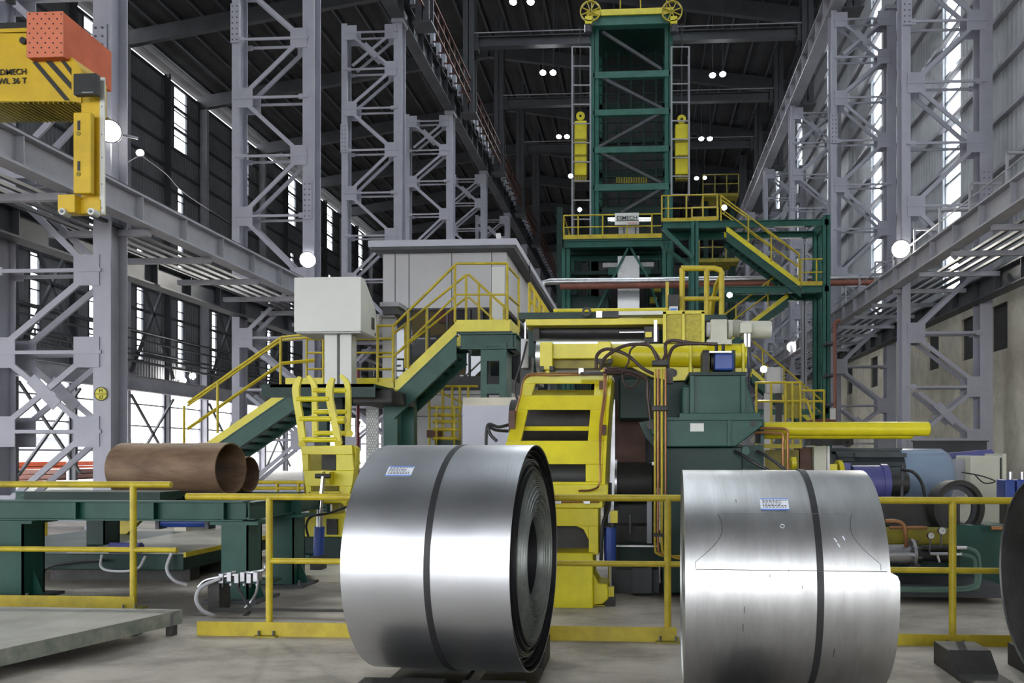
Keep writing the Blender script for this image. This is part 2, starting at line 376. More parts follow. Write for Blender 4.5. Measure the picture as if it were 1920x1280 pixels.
while y < YF:                                # wall posts on both sides of each bay, braces between
    if y > 8:
        MB().ib((XL+.45, y, 0), (XL+.45, y, 27.3), .3, .5, .03, (1,0,0)).build('wall_post', GRB if y > 40 else GDK, WL)
        MB().ib((XL+.4, y+4.5, 0), (XL+.4, y+4.5, 27.3), .2, .35, .025, (1,0,0)).build('wall_post', GDK, WL)
    if 30 < y < 90:
        b = MB(); b.bar((XL+.8, y, 6.6), (XL+.8, y+4.5, 14.5), .16); b.bar((XL+.8, y+4.5, 6.6), (XL+.8, y, 14.5), .16)
        b.bar((XL+.8, y, .4), (XL+.8, y+4.5, 5.2), .13); b.bar((XL+.8, y+4.5, .4), (XL+.8, y, 5.2), .13); b.build('cross_brace', GDK, WL)
    y += 9
MB().ib((XL+1.1, 8, 5.9), (XL+1.1, YF, 5.9), .5, .95, .04).build('crane_beam', GRB, WL)
b = MB()                                     # service walkway and pipes hung on the wall at 7-9 m
for z, x in ((7.2, 1.6), (7.5, 1.9), (7.9, 1.4), (8.5, 1.7), (9.1, 1.5)): b.tube([(XL+x, 8, z), (XL+x, YF, z)], .07, 6)
for i in range(24): b.bar((XL+1.2, 30+i*2.4, 6.4), (XL+1.2, 30+i*2.4, 7.9), .06)
b.bar((XL+1.2, 8, 7.2), (XL+1.2, YF, 7.2), .05); b.build('service_pipes', GDK, WL)
for i in range(13):                          # light mullions of the open lower side
    yv = 30+i*4.5
    MB().bar((XL+.1, yv, 0), (XL+.1, yv, 6.1), .16, .16).build('mullion', GRB, WL)
for z in (1.7, 3.3, 4.7): MB().bar((XL+.1, 8, z), (XL+.1, YF, z), .1, .1).build('rail_bar', GRB, WL)
# right wall: concrete below, cladding above
holes = [(y-.8, y+.8, 7.2, 26.6) for y in (1.6, 10.6, 19.6, 28.6, 37.6, 46.6, 55.6, 64.6)]  # nearest strips lie out of view and are added for light
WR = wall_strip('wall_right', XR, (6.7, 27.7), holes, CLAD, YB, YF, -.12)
for h in holes: window(XR+.1, h[0], h[1], h[2], h[3], GRB)
for i in range(14):
    z = 7.0+i*1.5
    MB().bar((XR-.1, YB, z), (XR-.1, YF, z), .16, .12).build('girt', GRB, WR)
op = [(yv-.55, yv+.55, 4.6, 6.0) for yv in (21.8, 24.9, 27.2, 30.4, 33.6, 38, 42.4, 46.8)]+[(19.4, 20.4, 0, 3.1)]
WRC = wall_strip('wall_right_concrete', XR+.02, (0, 6.72), op, CON, YB, YF, -.5)
for a in op: MB().bx(XR+.10, XR+.6, a[0]-.1, a[1]+.1, a[2]-.1 if a[2] else 0, a[3]+.1).build('opening_shade', BLK, WRC)  # black fill puts the shade of the wall openings into colour
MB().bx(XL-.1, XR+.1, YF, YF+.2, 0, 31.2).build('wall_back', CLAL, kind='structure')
MB().bx(-12, XL+14.2, 8, 40, 0, .02)
# ================================================================ lattice columns
LEV = [.35, 1.9, 3.45, 5.05, 6.9, 8.8, 10.65, 12.45, 14.25, 16.0, 17.65, 19.2]
def lattice_column(label, loc, sides, xlow=True, group=None, z0=0):
    t = thing('lattice_column', label, 'column', loc, group)
    X, Y = loc[0], loc[1]; xo = X-2.3; D = .5
    def leg(x, w):
        b = MB(); b.bar((x, Y+.015, z0), (x, Y+.015, 19.6), w, .03, (0,1,0)); b.bar((x, Y+D, z0), (x, Y+D, 19.6), w, .03, (0,1,0))
        b.bx(x-.02, x+.02, Y+.03, Y+D-.02, z0, 19.6); b.bx(x-w*.75, x+w*.75, Y-.12, Y+D+.12, z0, z0+.06)
        b.build('leg', GRY, t, label=None) if False else b.build('leg', GRY, t)
    leg(X, .36); leg(xo, .24)
    for i, z in enumerate(LEV):
        sd = sides[i]
        for yk, yo in ((Y-.012, 0), (Y+D+.02, 1)):
            MB().bar((xo, yk, z), (X, yk, z), .05 if i else .06, .07 if i not in (0,) else .4, (0,0,1)).build('horizontal_brace', GRY, t)
            for s in sd:
                gx = (xo+.28) if s == 'L' else (X-.3)
                MB().bx(gx-.26, gx+.26, yk-.012, yk+.012, z-.3, z+.3).build('gusset_plate', GRY, t)
            if sd == 'L': MB().bx(X-.3, X-.14, yk-.01, yk+.01, z-.08, z+.08).build('clip_plate', GRY, t)
            if sd == 'R': MB().bx(xo+.1, xo+.28, yk-.01, yk+.01, z-.08, z+.08).build('clip_plate', GRY, t)
    for i in range(len(LEV)-1):
        za, zb = LEV[i], LEV[i+1]; a, c = sides[i], sides[i+1]
        for yk in (Y-.0, Y+D+.03):
            xa, xb = xo+.35, X-.38
            if i in (1, 10):
                for (p, q) in (((xa, yk, za+.15), (xb, yk, zb-.15)), ((xb, yk, za+.15), (xa, yk, zb-.15))):
                    MB().bar(p, q, .05, .11, (0,0,1)).build('diagonal_brace', GRY, t)
                m = Vector(((xa+xb)/2, yk-.02, (za+zb)/2)); d = (Vector((xb, yk, za))-Vector((xa, yk, zb))).normalized()
                MB().bar(m-d*.38, m+d*.38, .03, .24).build('cross_plate', GRY, t)
            elif i == 0: MB().bar((xa, yk, za+.15), (xb, yk, zb-.1), .05, .11).build('diagonal_brace', GRY, t)
            else:
                p, q = ((xa, za), (xb, zb)) if 'L' in a and 'R' in c else ((xb, za), (xa, zb))
                MB().bar((p[0], yk, p[1]+.18), (q[0], yk, q[1]-.18), .05, .12).build('diagonal_brace', GRY, t)
    for x, zc, h, n in ((X-.02, 9.25, 1.15, 7), (xo, 14.75, 1.2, 7)):
        b = MB().bx(x-.14, x+.14, Y-.05, Y-.015, zc-h/2, zc+h/2).build('splice_plate', GRY, t)
        q = MB()
        for i in range(n):
            for s in (-1, 1): q.cyl((x+s*.07, Y-.075, zc-h/2+h*(i+.5)/n), (x+s*.07, Y-.045, zc-h/2+h*(i+.5)/n), .022, 6)
        q.build('bolt_row', BOL, b)
    MB().bx(X-.25, X+.25, Y-.1, Y+D+.1, 19.55, 19.7).build('cap_plate', GRY, t)
    return t
S1 = ['L', 'L', 'LR', 'R', 'L', 'R', 'R', 'L', 'R', 'L', 'R', 'LR']
S2 = ['L', 'L', 'R', 'L', 'R', 'L', 'R', 'L', 'R', 'L', 'R', 'LR']
S1 = ['L', 'LR', 'LR', 'R', 'L', 'R', 'L', 'R', 'L', 'L', 'R', 'LR']
S2 = ['L', 'LR', 'R', 'L', 'R', 'L', 'R', 'L', 'R', 'L', 'R', 'LR']
c1 = lattice_column('nearest grey lattice column, at the left edge, with a round yellow mark on its shaft', (-10.53, 15, 0), S1)
ordn = ['second', 'third', 'fourth', 'fifth', 'sixth', 'seventh', 'eighth', 'ninth', 'tenth']
c2 = lattice_column('tall grey lattice column left of the white gauge box, second of the left row', (-10.25, 24, 0), S2)
for i in range(1, 9):
    lb = {1: 'third grey lattice column of the left row, just above the control cabin roof', 2: 'fourth grey lattice column of the left row, behind the third'}.get(i, '%s grey lattice column from the camera in the left row' % ordn[i])
    copy_tree(c2, None, (-10.25, 24+9*i, 0), lb)
rl = ['nearest grey lattice column of the right row, behind the yellow floodlight pole glare and long yellow tube', 'second grey lattice column of the right row, right of the green stair tower',
      'third grey lattice column of the right row, behind the stair tower top', 'fourth grey lattice column of the right row from the camera', 'fifth grey lattice column of the right row from the camera',
      'sixth grey lattice column of the right row from the camera', 'seventh grey lattice column of the right row from the camera']
rl[0] = 'nearest grey lattice column of the right row, crossing the crane girder, in front of the concrete wall'
for i in range(7): copy_tree(c2, None, (10.1, 24.2+9*i, 0), rl[i])
# round mark M / 37
mk = at(213, 738, 14.97); mk.x = -10.53
s = MB().lathe([(0,.0001),(.012,.0001),(.012,.135),(0,.135)], (mk.x, 14.985, mk.z), (0,-1,0), 32).build('grid_mark', mat('mark_yellow', (.62,.56,.03), .5), c1, label='round yellow grid mark reading M over 37')
q = MB().lathe([(0,.12),(.004,.12),(.004,.135),(0,.135)], (mk.x, 14.972, mk.z), (0,-1,0), 32, closed=True); q.bx(mk.x-.12, mk.x+.12, 14.968, 14.974, mk.z-.006, mk.z+.006); q.build('ring_line', WRT, s)
text('M', .10, WRT, s, (mk.x, 14.968, mk.z+.025), 'CENTER', 'letter'); text('37', .10, WRT, s, (mk.x, 14.968, mk.z-.10), 'CENTER', 'number')
# upper column shafts above the crane level
for i, X in enumerate((-9.3, 8.6)):
    for j, Y in enumerate((33.3, 42.3, 51.3, 60.3, 69.3)):
        t = thing('roof_column', 'dark solid roof column standing on the %s crane row, %s from the camera' % (('left', 'right')[i], ['nearest', 'second', 'third', 'fourth', 'fifth'][j]), 'column', (X, Y, 19.7))
        b = MB().bx(X-.3, X+.3, Y, Y+.04, 19.7, roofz(X)-1.1); b.bx(X-.3, X+.3, Y+.7, Y+.74, 19.7, roofz(X)-1.1); b.bx(X-.02, X+.02, Y, Y+.7, 19.7, roofz(X)-1.1); b.build('shaft', GDK, t)
        MB().bx(X-.42, X+.42, Y-.1, Y+.84, 19.68, 19.74).build('base_plate', GDK, t)
# tie beams spanning between the roof columns
for lb, Y, z in (('nearest dark tie beam spanning the hall high behind the strip tower', 42.65, 23.6), ('second dark tie beam spanning the hall between the roof columns', 51.65, 24.3), ('third dark tie beam spanning the hall, farthest and lowest in view', 60.65, 24.8)):
    t = thing('tie_beam', lb, 'beam', (-1, Y, z))
    MB().ib((-9, Y, z), (8.3, Y, z), .4, .55, .05).build('beam', GDK, t)
    MB().tube([(-9, Y-.3, z+.4), (8.3, Y-.3, z+.4)], .03, 6).build('cable_line', GRB, t)
    for x in (-8.9, 8.2): MB().bx(x-.1, x+.1, Y-.25, Y+.25, z-.5, z+.4).build('end_plate', GDK, t)
# ================================================================ crane runways
def runway(label, X, y0, y1, z1, h, w, m, parts=True):
    t = thing('runway_girder', label, 'girder', (X, y0, z1-h))
    b = MB().ib((X, y0, z1-h/2), (X, y1, z1-h/2), w, h, .04); y = y0
    while y < y1:
        b.bx(X-w/2+.02, X+w/2-.02, y, y+.02, z1-h+.04, z1-.04); y += 1.5
    b.build('girder', m, t)
    MB().bx(X-.04, X+.04, y0, y1, z1, z1+.09).build('crane_rail', IRN, t)
    return t
r = runway('high left crane runway girder on the lattice column tops, with cable brackets', -10.25, 24, 105, 20.7, 1.0, .55, GDK)
for i in range(60):
    y = 26+i*.95*(1+i*.004)
    b = MB(); b.bar((-9.8, y, 20.75), (-9.25, y, 20.75), .06); b.bar((-9.28, y, 20.2), (-9.28, y, 21.6), .06); b.build('cable_bracket', RBR, r)
for z in (20.3, 20.9, 21.5): MB().bar((-9.2, 25, z), (-9.2, 90, z), .08, .05).build('conductor_bar', RBR, r)
for i in range(60):
    y = 26+i*1.1; MB().bx(-9.95, -9.78, y, y+.32, 20.72, 21.35).build('cable_clip', LIL, r)
r = runway('high right crane runway girder on the lattice column tops', 7.9, 24, 105, 20.7, 1.0, .55, GRB)
# low girders on both sides with walkway brackets
def low_girder(label, X, y0, y1, side, zt):
    t = runway(label, X, y0, y1, zt, .55, .34, GRB)
    y = y0+1.2; n = 0
    while y < y1 and n < 24:
        b = MB(); b.bar((X, y, zt-.62), (X+side*2.1, y, zt-.62), .12, .12); b.build('cross_arm', GRB, t); y += 2.25; n += 1
    b = MB()
    for k in range(4): b.bar((X+side*(.6+.3*k), y0, zt-.5), (X+side*(.6+.3*k), y1, zt-.5), .09, .06)
    b.build('walkway_bars', GDK, t); return t
low_girder('long grey crane girder running away on the left at mid height', -9.85, 3, 62, -1, 6.5)
runway('darker outer crane girder behind the left mid-height girder', -12.4, 12, 62, 6.3, .6, .4, GDK)
lg = low_girder('long grey crane girder running away on the right at mid height, with small handrail stubs', 7.5, 3, 66, 1, 6.95)
runway('dark outer crane girder below the right wall windows', 9.8, 12, 66, 6.5, .6, .4, GDK)
for i in range(22):
    y = 11.5+i*1.9
    b = MB(); b.bar((7.6, y, 6.95), (7.6, y, 7.75), .05); b.bar((7.6, y, 7.75), (8.3, y, 7.75), .05); b.build('handrail_stub', GRB, lg)
MB().tube([(7.6, 11, 7.4), (7.6, 60, 7.4)], .02, 6).build('hand_cable', GRB, lg)
# dark steel below left aisle
t = thing('bench_girder', 'dark steel beam on posts at the foot of the right concrete wall', 'girder', (9.2, 20, 0))
MB().ib(at(1712, 838, 22)+Vector((0,0,0)), at(1850, 838, 22), .3, .35, .03).build('beam', GDK, t)
for px in (1716, 1846): p = at(px, 838, 22); MB().bx(p.x-.1, p.x+.1, 21.9, 22.1, 0, p.z-.15).build('post', GDK, t)
# outdoor steel stock seen under the left wall
for i, (px0, px1, py0, py1, Y, mm) in enumerate(((-60, 90, 858, 884, 44, ORG), (70, 175, 868, 884, 46, RBR), (560, 620, 832, 846, 80, BLU))):
    pass
t = thing('steel_stack', 'low stack of orange primed steel outside the open left side', 'steel stack', (-41, 44, -.3))
for k in range(4):
    MB().bx(-43+.0*k, -39.5, 40+k*.2, 56, -.3+.33*k, -.02+.33*k).build('beam_layer', ORG, t)
t = thing('steel_stack', 'low dark brown plate stack outside the left side, right of the orange one', 'steel stack', (-36.5, 47, -.3))
for k in range(3): MB().bx(-38, -35, 46, 58, -.3+.3*k, -.05+.3*k).build('plate_layer', RBR, t)
t = thing('shed', 'pale flat roofed shed outside beyond the left side', 'shed', (-70, 80, -.3))
MB().bx(-78, -62, 76, 96, -.3, 3.2).build('walls', LIL, t); MB().bx(-78.5, -61.5, 75.5, 96.5, 3.2, 3.5).build('roof', WHT, t)
# far steelwork down the hall
for i, (lb, X, Y, z0, z1, m) in enumerate((('far green lattice frame behind the strip tower, left part', -3.2, 47, 0, 16, GRD), ('far green lattice frame behind the strip tower, right part', 3.4, 47, 0, 14, GRD))):
    t = thing('process_frame', lb, 'steel frame', (X, Y, 0))
    for dx in (-1.7, 1.7):
        for dy in (0, 4): MB().bx(X+dx-.15, X+dx+.15, Y+dy-.15, Y+dy+.15, z0, z1).build('post', m, t)
    z = 3.2
    while z < z1:
        for dy in (0, 4): MB().bar((X-1.7, Y+dy, z), (X+1.7, Y+dy, z), .2, .25).build('beam', m, t)
        z += 3.2
# ================================================================ lamps
lamp('floodlight', 'largest glaring floodlight, on the nearest left column beside the yellow hook', 'lamp', at(206, 246, 14.55), .19, 300, aim=(.35,-1,-.25), arm=(-9.8, 15, 7.6))
lamp('floodlight', 'small floodlight on a bracket right of the nearest left column', 'lamp', at(263, 287, 15.4), .07, 40, aim=(.3,-1,.1), arm=at(238, 305, 15.4))
lamp('floodlight', 'bright floodlight on the second left column above the white box', 'lamp', at(577, 487, 23.55), .22, 450, COOL, aim=(.3,-1,-.25), arm=(-10, 24, 7.3))
lamp('floodlight', 'bright floodlight on the nearest right column above the crane girder', 'lamp', at(1689, 467, 23.7), .24, 450, aim=(-.35,-1,-.25), arm=(8.05, 24.2, 7.7))
lamp('floodlight', 'floodlight standing on the right girder beside the stair tower', 'lamp', at(1485, 650, 40.6), .24, 300, aim=(-.15,-1,-.2), arm=at(1484, 684, 41.2))
lamp('floodlight', 'small floodlight beside the grey switch box behind the green housing', 'lamp', at(1432, 692, 20.9), .085, 40, aim=(-.1,-1,-.1), arm=at(1440, 700, 21.05))
lamp('floodlight', 'small lamp on the top landing of the green stair tower', 'lamp', at(1358, 389, 28.5), .09, 50, aim=(0,-1,-.1), arm=at(1358, 400, 28.6))
lamp('floodlight', 'tiny lamp below the stair tower landing', 'lamp', at(1368, 553, 28.5), .09, 30, aim=(0,-1,0), arm=at(1368, 545, 28.75))
lamp('floodlight', 'floodlight low on the far left wall, left of a pair', 'lamp', at(343, 713, 53.9), .22, 120, COOL, aim=(.3,-1,0), arm=at(343, 713, 53.9)+Vector((-.4,0,0)))
lamp('floodlight', 'floodlight low on the far left wall, right of a pair', 'lamp', at(361, 705, 55.4), .22, 120, COOL, aim=(.3,-1,0), arm=at(361, 705, 55.4)+Vector((-.4,0,0)))
lamp('floodlight', 'small bright lamp at the left end of the name board on the strip platform', 'lamp', at(1147, 411, 32.5), .07, 20, COOL, aim=(0,-1,0), arm=at(1150, 416, 33))
lamp('floodlight', 'small lamp above the left side of the strip platform', 'lamp', at(1087, 393, 32.9), .08, 30, COOL, aim=(0,-1,0), arm=at(1087, 404, 33.0))
lamp('floodlight', 'small lamp beside the lower end of the left yellow counterweight', 'lamp', at(1070, 330, 35.9), .1, 30, COOL, aim=(0,-1,0), arm=at(1073, 330, 36.0))
hb = [(1018, 136, 45), (1037, 136, 45), (1336, 141, 45), (1355, 139, 45), (1048, 256, 54), (1063, 256, 54), (1315, 260, 54), (1331, 260, 54), (1306, 334, 63), (1321, 333, 63), (962, 3, 38), (995, 3, 38)]
hn = ['left one of the highest left pair', 'right one of the highest left pair', 'left one of the highest right pair', 'right one of the highest right pair', 'left one of the middle left pair',
      'right one of the middle left pair', 'left one of the middle right pair', 'right one of the middle right pair', 'left one of the lowest right pair', 'right one of the lowest right pair', 'left one at the top edge', 'right one at the top edge']
for (x, y, Y), nm in zip(hb, hn):
    p = at(x, y, Y); t = lamp('highbay_lamp', 'round white high-bay lamp under the dark roof, '+nm, 'lamp', p, .17, 260, COOL, aim=(0,-.55,-1), group='high-bay lamps', color=(.9,.95,1))
    MB().cyl(p+Vector((0,0,.1)), (p.x, p.y+.2, roofz(p.x)-.02), .02, 6).build('hanging_rod', GDK, t)

t = thing('guy_wire', 'thin wire sagging from the small bracket floodlight to the second left column', 'wire', at(263, 290, 15.5)*1)
MB().tube(spline([at(263, 290, 15.5), at(310, 325, 17), at(350, 365, 19), at(432, 418, 23.9)]), .012, 6).build('wire', GDK, t)
# ================================================================ steel coils
def coil(name, label, c, Rr, L, b, smat, right=True, inner=.254, face='tele', dull=STE):
    t = thing(name, label, 'steel coil', (c[0], c[1], c[2]-Rr))
    ax = Vector((math.cos(b), -math.sin(b), 0)); C0 = Vector(c)
    p0 = C0-ax*L/2
    # outer wrap (smooth barrel)
    MB().lathe([(0, Rr-.004), (0, Rr), (L, Rr), (L, Rr-.004)], p0, ax, 160, closed=True).build('outer_wrap', smat, t)
    # wound layers: both end faces show every wrap edge
    prof = []
    N = 34
    def face_off(k):
        u = k/N
        if face == 'tele': base = -.075 if u > .80 else (-.03 if u > .70 else .0+.02*math.sin(u*6))
        else: base = -.01
        return base
    rn = random.Random(3)
    rs = [inner+(Rr-.006-inner)*k/N for k in range(N+1)]
    right_prof = []
    for k in range(N):
        o = L+face_off(k)+rn.uniform(-.007, .007)-.004
        right_prof += [(o-.028, rs[k]+.0005), (o, rs[k]+.0025), (o+.002, rs[k+1]-.004), (o-.028, rs[k+1]-.0015)]
    left_prof = [(.012 if k % 2 else .004, rs[N-k//2]) for k in range(2*N)]
    w = MB().lathe([(.01, inner)]+right_prof+[(.02, Rr-.006)]+[(.01+(.004 if k % 2 else 0), rs[N-1-k]) for k in range(N-1)], p0, ax, 128, closed=True, smooth=False)
    w.build('wound_layers', dull, t)
    MB().lathe([(.02, inner-.004), (.02, inner-.001), (L-.05, inner-.001), (L-.05, inner-.004)], p0, ax, 64, closed=True).build('bore_shade', STK, t)  # dark liner added for the shade inside the bore
    if face == 'tele':   # shade of the recessed outer wraps put in as dark edge bands
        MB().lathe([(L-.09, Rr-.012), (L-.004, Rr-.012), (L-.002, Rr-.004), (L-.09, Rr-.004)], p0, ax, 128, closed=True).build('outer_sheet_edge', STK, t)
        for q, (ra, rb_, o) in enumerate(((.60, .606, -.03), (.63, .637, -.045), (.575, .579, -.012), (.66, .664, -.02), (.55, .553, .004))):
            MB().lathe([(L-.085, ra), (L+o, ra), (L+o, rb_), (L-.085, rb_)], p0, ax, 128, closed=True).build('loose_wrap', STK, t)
    return t, p0, ax
def on(p0, ax, x, th, r):                    # point on the barrel: x along the axis, th up from the side facing the camera
    f = Vector((0,0,1)).cross(ax)*-1
    if f.y > 0: f = -f
    return p0+ax*x+(f*math.cos(th)+Vector((0,0,1))*math.sin(th))*r
def patch(p0, ax, outline, r, th_, m, name, parent, n=24, **k):   # curved sheet lying on the barrel; outline = fn(th)->(x0,x1)
    b = MB(); vs = []; ths, f = outline
    for i in range(n+1):
        th = ths[0]+(ths[1]-ths[0])*i/n; x0, x1 = f(th)
        vs += [on(p0, ax, x0, th, r), on(p0, ax, x1, th, r), on(p0, ax, x0, th, r+th_), on(p0, ax, x1, th, r+th_)]
    fs = []
    for i in range(n):
        o = 4*i; q = o+4; fs += [(o+2, o+3, q+3, q+2), (o, o+2, q+2, q), (o+3, o+1, q+1, q+3)]
    b.add(vs, [f for i, f in enumerate(fs) if i % 3 == 0], True); b.add(vs, [f for i, f in enumerate(fs) if i % 3]+[(0, 1, 3, 2), (4*n, 4*n+2, 4*n+3, 4*n+1)], False); return b.build(name, m, parent, **k)
def strap(p0, ax, x, r, w, parent, tilt=0.):
    MB().lathe([(x-w/2, r), (x-w/2, r+.003), (x+w/2, r+.003), (x+w/2, r)], p0, ax, 128, closed=True).build('steel_strap', BLK, parent, label='black steel strap round the coil')
def sticker(p0, ax, x, th, r, w, h, parent):
    s = patch(p0, ax, ((th-h/2/r, th+h/2/r), lambda t: (x-w/2, x+w/2)), r, .002, LBL, 'paper_tag', parent, 6, label='white and blue paper tag with small print')
    for i, (a, b2) in enumerate(((-.5, -.42), (.44, .5))):
        patch(p0, ax, ((th+a*h/r, th+b2*h/r), lambda t: (x-w/2, x+w/2)), r+.002, .001, BLUP, 'blue_edge', s, 2)
    rn = random.Random(5)
    for ln in range(6):                       # rows of illegible small print
        u = .34-.125*ln; b = MB(); xx = -w*.42
        while xx < w*(.42 if ln not in (1, 2, 3) else .22):
            q = rn.uniform(.006, .016); a0 = th+(u-.03)*h/r; a1 = th+(u+.03)*h/r
            b.add([on(p0, ax, x+xx, a0, r+.0035), on(p0, ax, x+xx+q, a0, r+.0035), on(p0, ax, x+xx+q, a1, r+.0035), on(p0, ax, x+xx, a1, r+.0035)], [(0, 1, 2, 3)]); xx += q+.005
        b.build('print_line', WRT, s)
C1 = at(850, 1043, 5.0); T1, p1, ax1 = coil('steel_coil', 'bright steel coil in the centre foreground, its wound layers fanned out at the right end', (-1.145, 5.02, .81), .70, .965, R(4.5), ST1)
strap(p1, ax1, .50, .70, .036, T1)
sticker(p1, ax1, .245, R(51), .70, .155, .085, T1)
C2c = (.785, 4.97, .70); L2 = 1.08
T2, p2, ax2 = coil('steel_coil', 'dull steel coil in the right foreground, with a cut sheet end', C2c, .655, L2, R(1.5), ST2, face='flat')
strap(p2, ax2, .715, .659, .036, T2)
sticker(p2, ax2, .50, R(46), .658, .155, .085, T2)
def flap(t):                                   # lower wrap reaching further right, corner cut
    k = (t-R(-85))/R(95)
    x1 = L2+.045 if t < R(9) else L2+.045-(t-R(9))*1.2
    return (.0, x1)
patch(p2, ax2, ((R(-88), R(12)), flap), .6545, .004, ST2, 'outer_sheet', T2, 40)
def tongue(t):
    u = (t-R(12))/R(36)
    if u < .08: e = .055
    elif u < .55: e = .055+.15*math.sin((u-.08)/.47*math.pi/2)
    else: e = .205-.085*((u-.55)/.45)**2
    return (e, L2-e*.92)
patch(p2, ax2, ((R(12), R(40)), tongue), .6545, .0065, ST2, 'cut_sheet_end', T2, 30)
def crease(pts, r, m, name):
    MB().tube([on(p2, ax2, x, th, .6612) for x, th in pts], r, 6).build(name, m, T2)
def row(f, t0, t1, n=20): return [(f(R(t0+(t1-t0)*i/n)), R(t0+(t1-t0)*i/n)) for i in range(n+1)]
crease(row(lambda t: tongue(t)[0], 12, 40), .0012, STK, 'cut_edge'); crease(row(lambda t: tongue(t)[1], 12, 40), .0012, STK, 'cut_edge')
crease([(.055, R(11.5)), (L2-.02, R(11.5))], .0022, CHR, 'fold_line'); crease([(.21, R(40)), (L2-.20, R(40))], .0013, ALU, 'fold_line')  # bright chrome and steel tubes draw the glint along the folds
for xx, th, dx in ((.80, 27, .012), (.815, 24.5, .01), (.845, 28, .01)):
    MB().tube([on(p2, ax2, xx, R(th), .6615), on(p2, ax2, xx+dx, R(th-1.8), .6615)], .004, 8).build('chalk_mark', LBL, T2)
q = MB().tube([on(p2, ax2, .53+.011*math.cos(k*.7), R(33)+.017*math.sin(k*.7), .6615) for k in range(10)], .0018, 6); q.build('chalk_ring', LBL, T2)
for xx, th, l in ((.30, 26, 4), (.305, 18, 6), (.315, -7, 3), (.31, -16, 4), (.80, -29, 5), (.55, 12, 2), (.29, 48, 2), (.295, 30, 3), (.45, 9, 1.6), (.62, 4, 1.2)):
    patch(p2, ax2, ((R(th-l/2), R(th+l/2)), lambda t: (xx-.0016, xx+.0016)), .6587, .0008, BLK, 'scratch', T2, 3)
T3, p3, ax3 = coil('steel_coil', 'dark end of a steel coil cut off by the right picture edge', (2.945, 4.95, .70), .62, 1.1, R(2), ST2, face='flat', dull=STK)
# coil cradles
def cradle(label, X0, X1, Yc, h, gap, m=IRN):
    t = thing('coil_cradle', label, 'coil cradle', ((X0+X1)/2, Yc, 0))
    for s in (-1, 1):
        ya, yb = Yc+s*gap, Yc+s*(gap+.42)
        MB().prism([(X0, ya, 0), (X0, yb, 0), (X0, yb, h), (X0, ya+s*.16, h)], (X1-X0, 0, 0)).build('wedge_block', m, t, bevel=.006)
    MB().bx(X0-.0, X1, Yc-gap-.02, Yc+gap+.02, 0, .035).build('tie_plate', m, t)
    return t
cradle('black steel cradle under the centre foreground coil, left block', -1.60, -1.12, 4.98, .17, .30)
cradle('black steel cradle under the centre foreground coil, right block', -1.02, -.66, 4.96, .17, .30)
cradle('black steel cradle under the dull right foreground coil', .42, .72, 4.97, .115, .30)
for lb, a, q in (('empty black cradle block on the floor between the dull coil and the right edge', 2.02, 2.30), ('black cradle block below the dark coil at the right edge', 2.52, 3.4)):
    cradle(lb, a, q, 5.0, .155, .28)
# ================================================================ foreground guard rails
def guard(label, Y, segs, posts, ztop, zmid, zt0, zt1, r=.027, feet=()):
    (xa, xb), (ma, mb), (ta, tb) = segs; t = thing('guard_rail', label, 'guard rail', (xa, Y, 0))
    MB().cyl((xa, Y, ztop), (xb, Y, ztop), r, 16).build('top_rail', YRL, t)
    MB().cyl((ma, Y, zmid), (mb, Y, zmid), r*.85, 16).build('mid_rail', YRL, t)
    for x in posts: MB().cyl((x, Y, .02), (x, Y, ztop), r, 16).build('post', YRL, t)
    MB().bx(ta, tb, Y-.04, Y-.032, zt0, zt1).build('toe_board', YRL, t, bevel=.002)
    for x in feet:
        f = MB().bx(x-.09, x+.09, Y-.09, Y+.09, 0, .012); f.build('foot_plate', YDK, t)
        for s in (-1, 1): MB().cyl((x+s*.06, Y-.06, .012), (x+s*.06, Y-.06, .05), .009, 6).build('anchor_bolt', BOL, t)
    return t
Yg = 7.25
guard('yellow guard rail section at the left edge in front of the green table', Yg, ((PX(-120, Yg), PX(321, Yg)), (PX(-120, Yg), PX(332, Yg)), (PX(-120, Yg), PX(257, Yg))), (PX(250, Yg), PX(-60, Yg)), PZ(908, Yg, 200), PZ(1030, Yg, 200), PZ(1152, Yg, 200), PZ(1116, Yg, 200), .03, (PX(250, Yg),))
Yg = 6.25
guard('yellow guard rail section crossing behind the centre foreground coil', Yg, ((PX(350, Yg), PX(1290, Yg)), (PX(505, Yg), PX(1290, Yg)), (PX(374, Yg), PX(1268, Yg))), (PX(505, Yg), PX(880, Yg), PX(1252, Yg)), PZ(933, Yg), PZ(1056, Yg), PZ(1209, Yg), PZ(1172, Yg), .027, (PX(505, Yg), PX(1252, Yg)))
guard('yellow guard rail section at the right between the dull coil and the dark coil', Yg, ((PX(1600, Yg), PX(1916, Yg)), (PX(1600, Yg), PX(1874, Yg)), (PX(1500, Yg), PX(1905, Yg))), (PX(1786, Yg), PX(1560, Yg)), PZ(938, Yg, 1780), PZ(1069, Yg, 1780), PZ(1224, Yg, 1780), PZ(1187, Yg, 1780), .027, (PX(1786, Yg),))
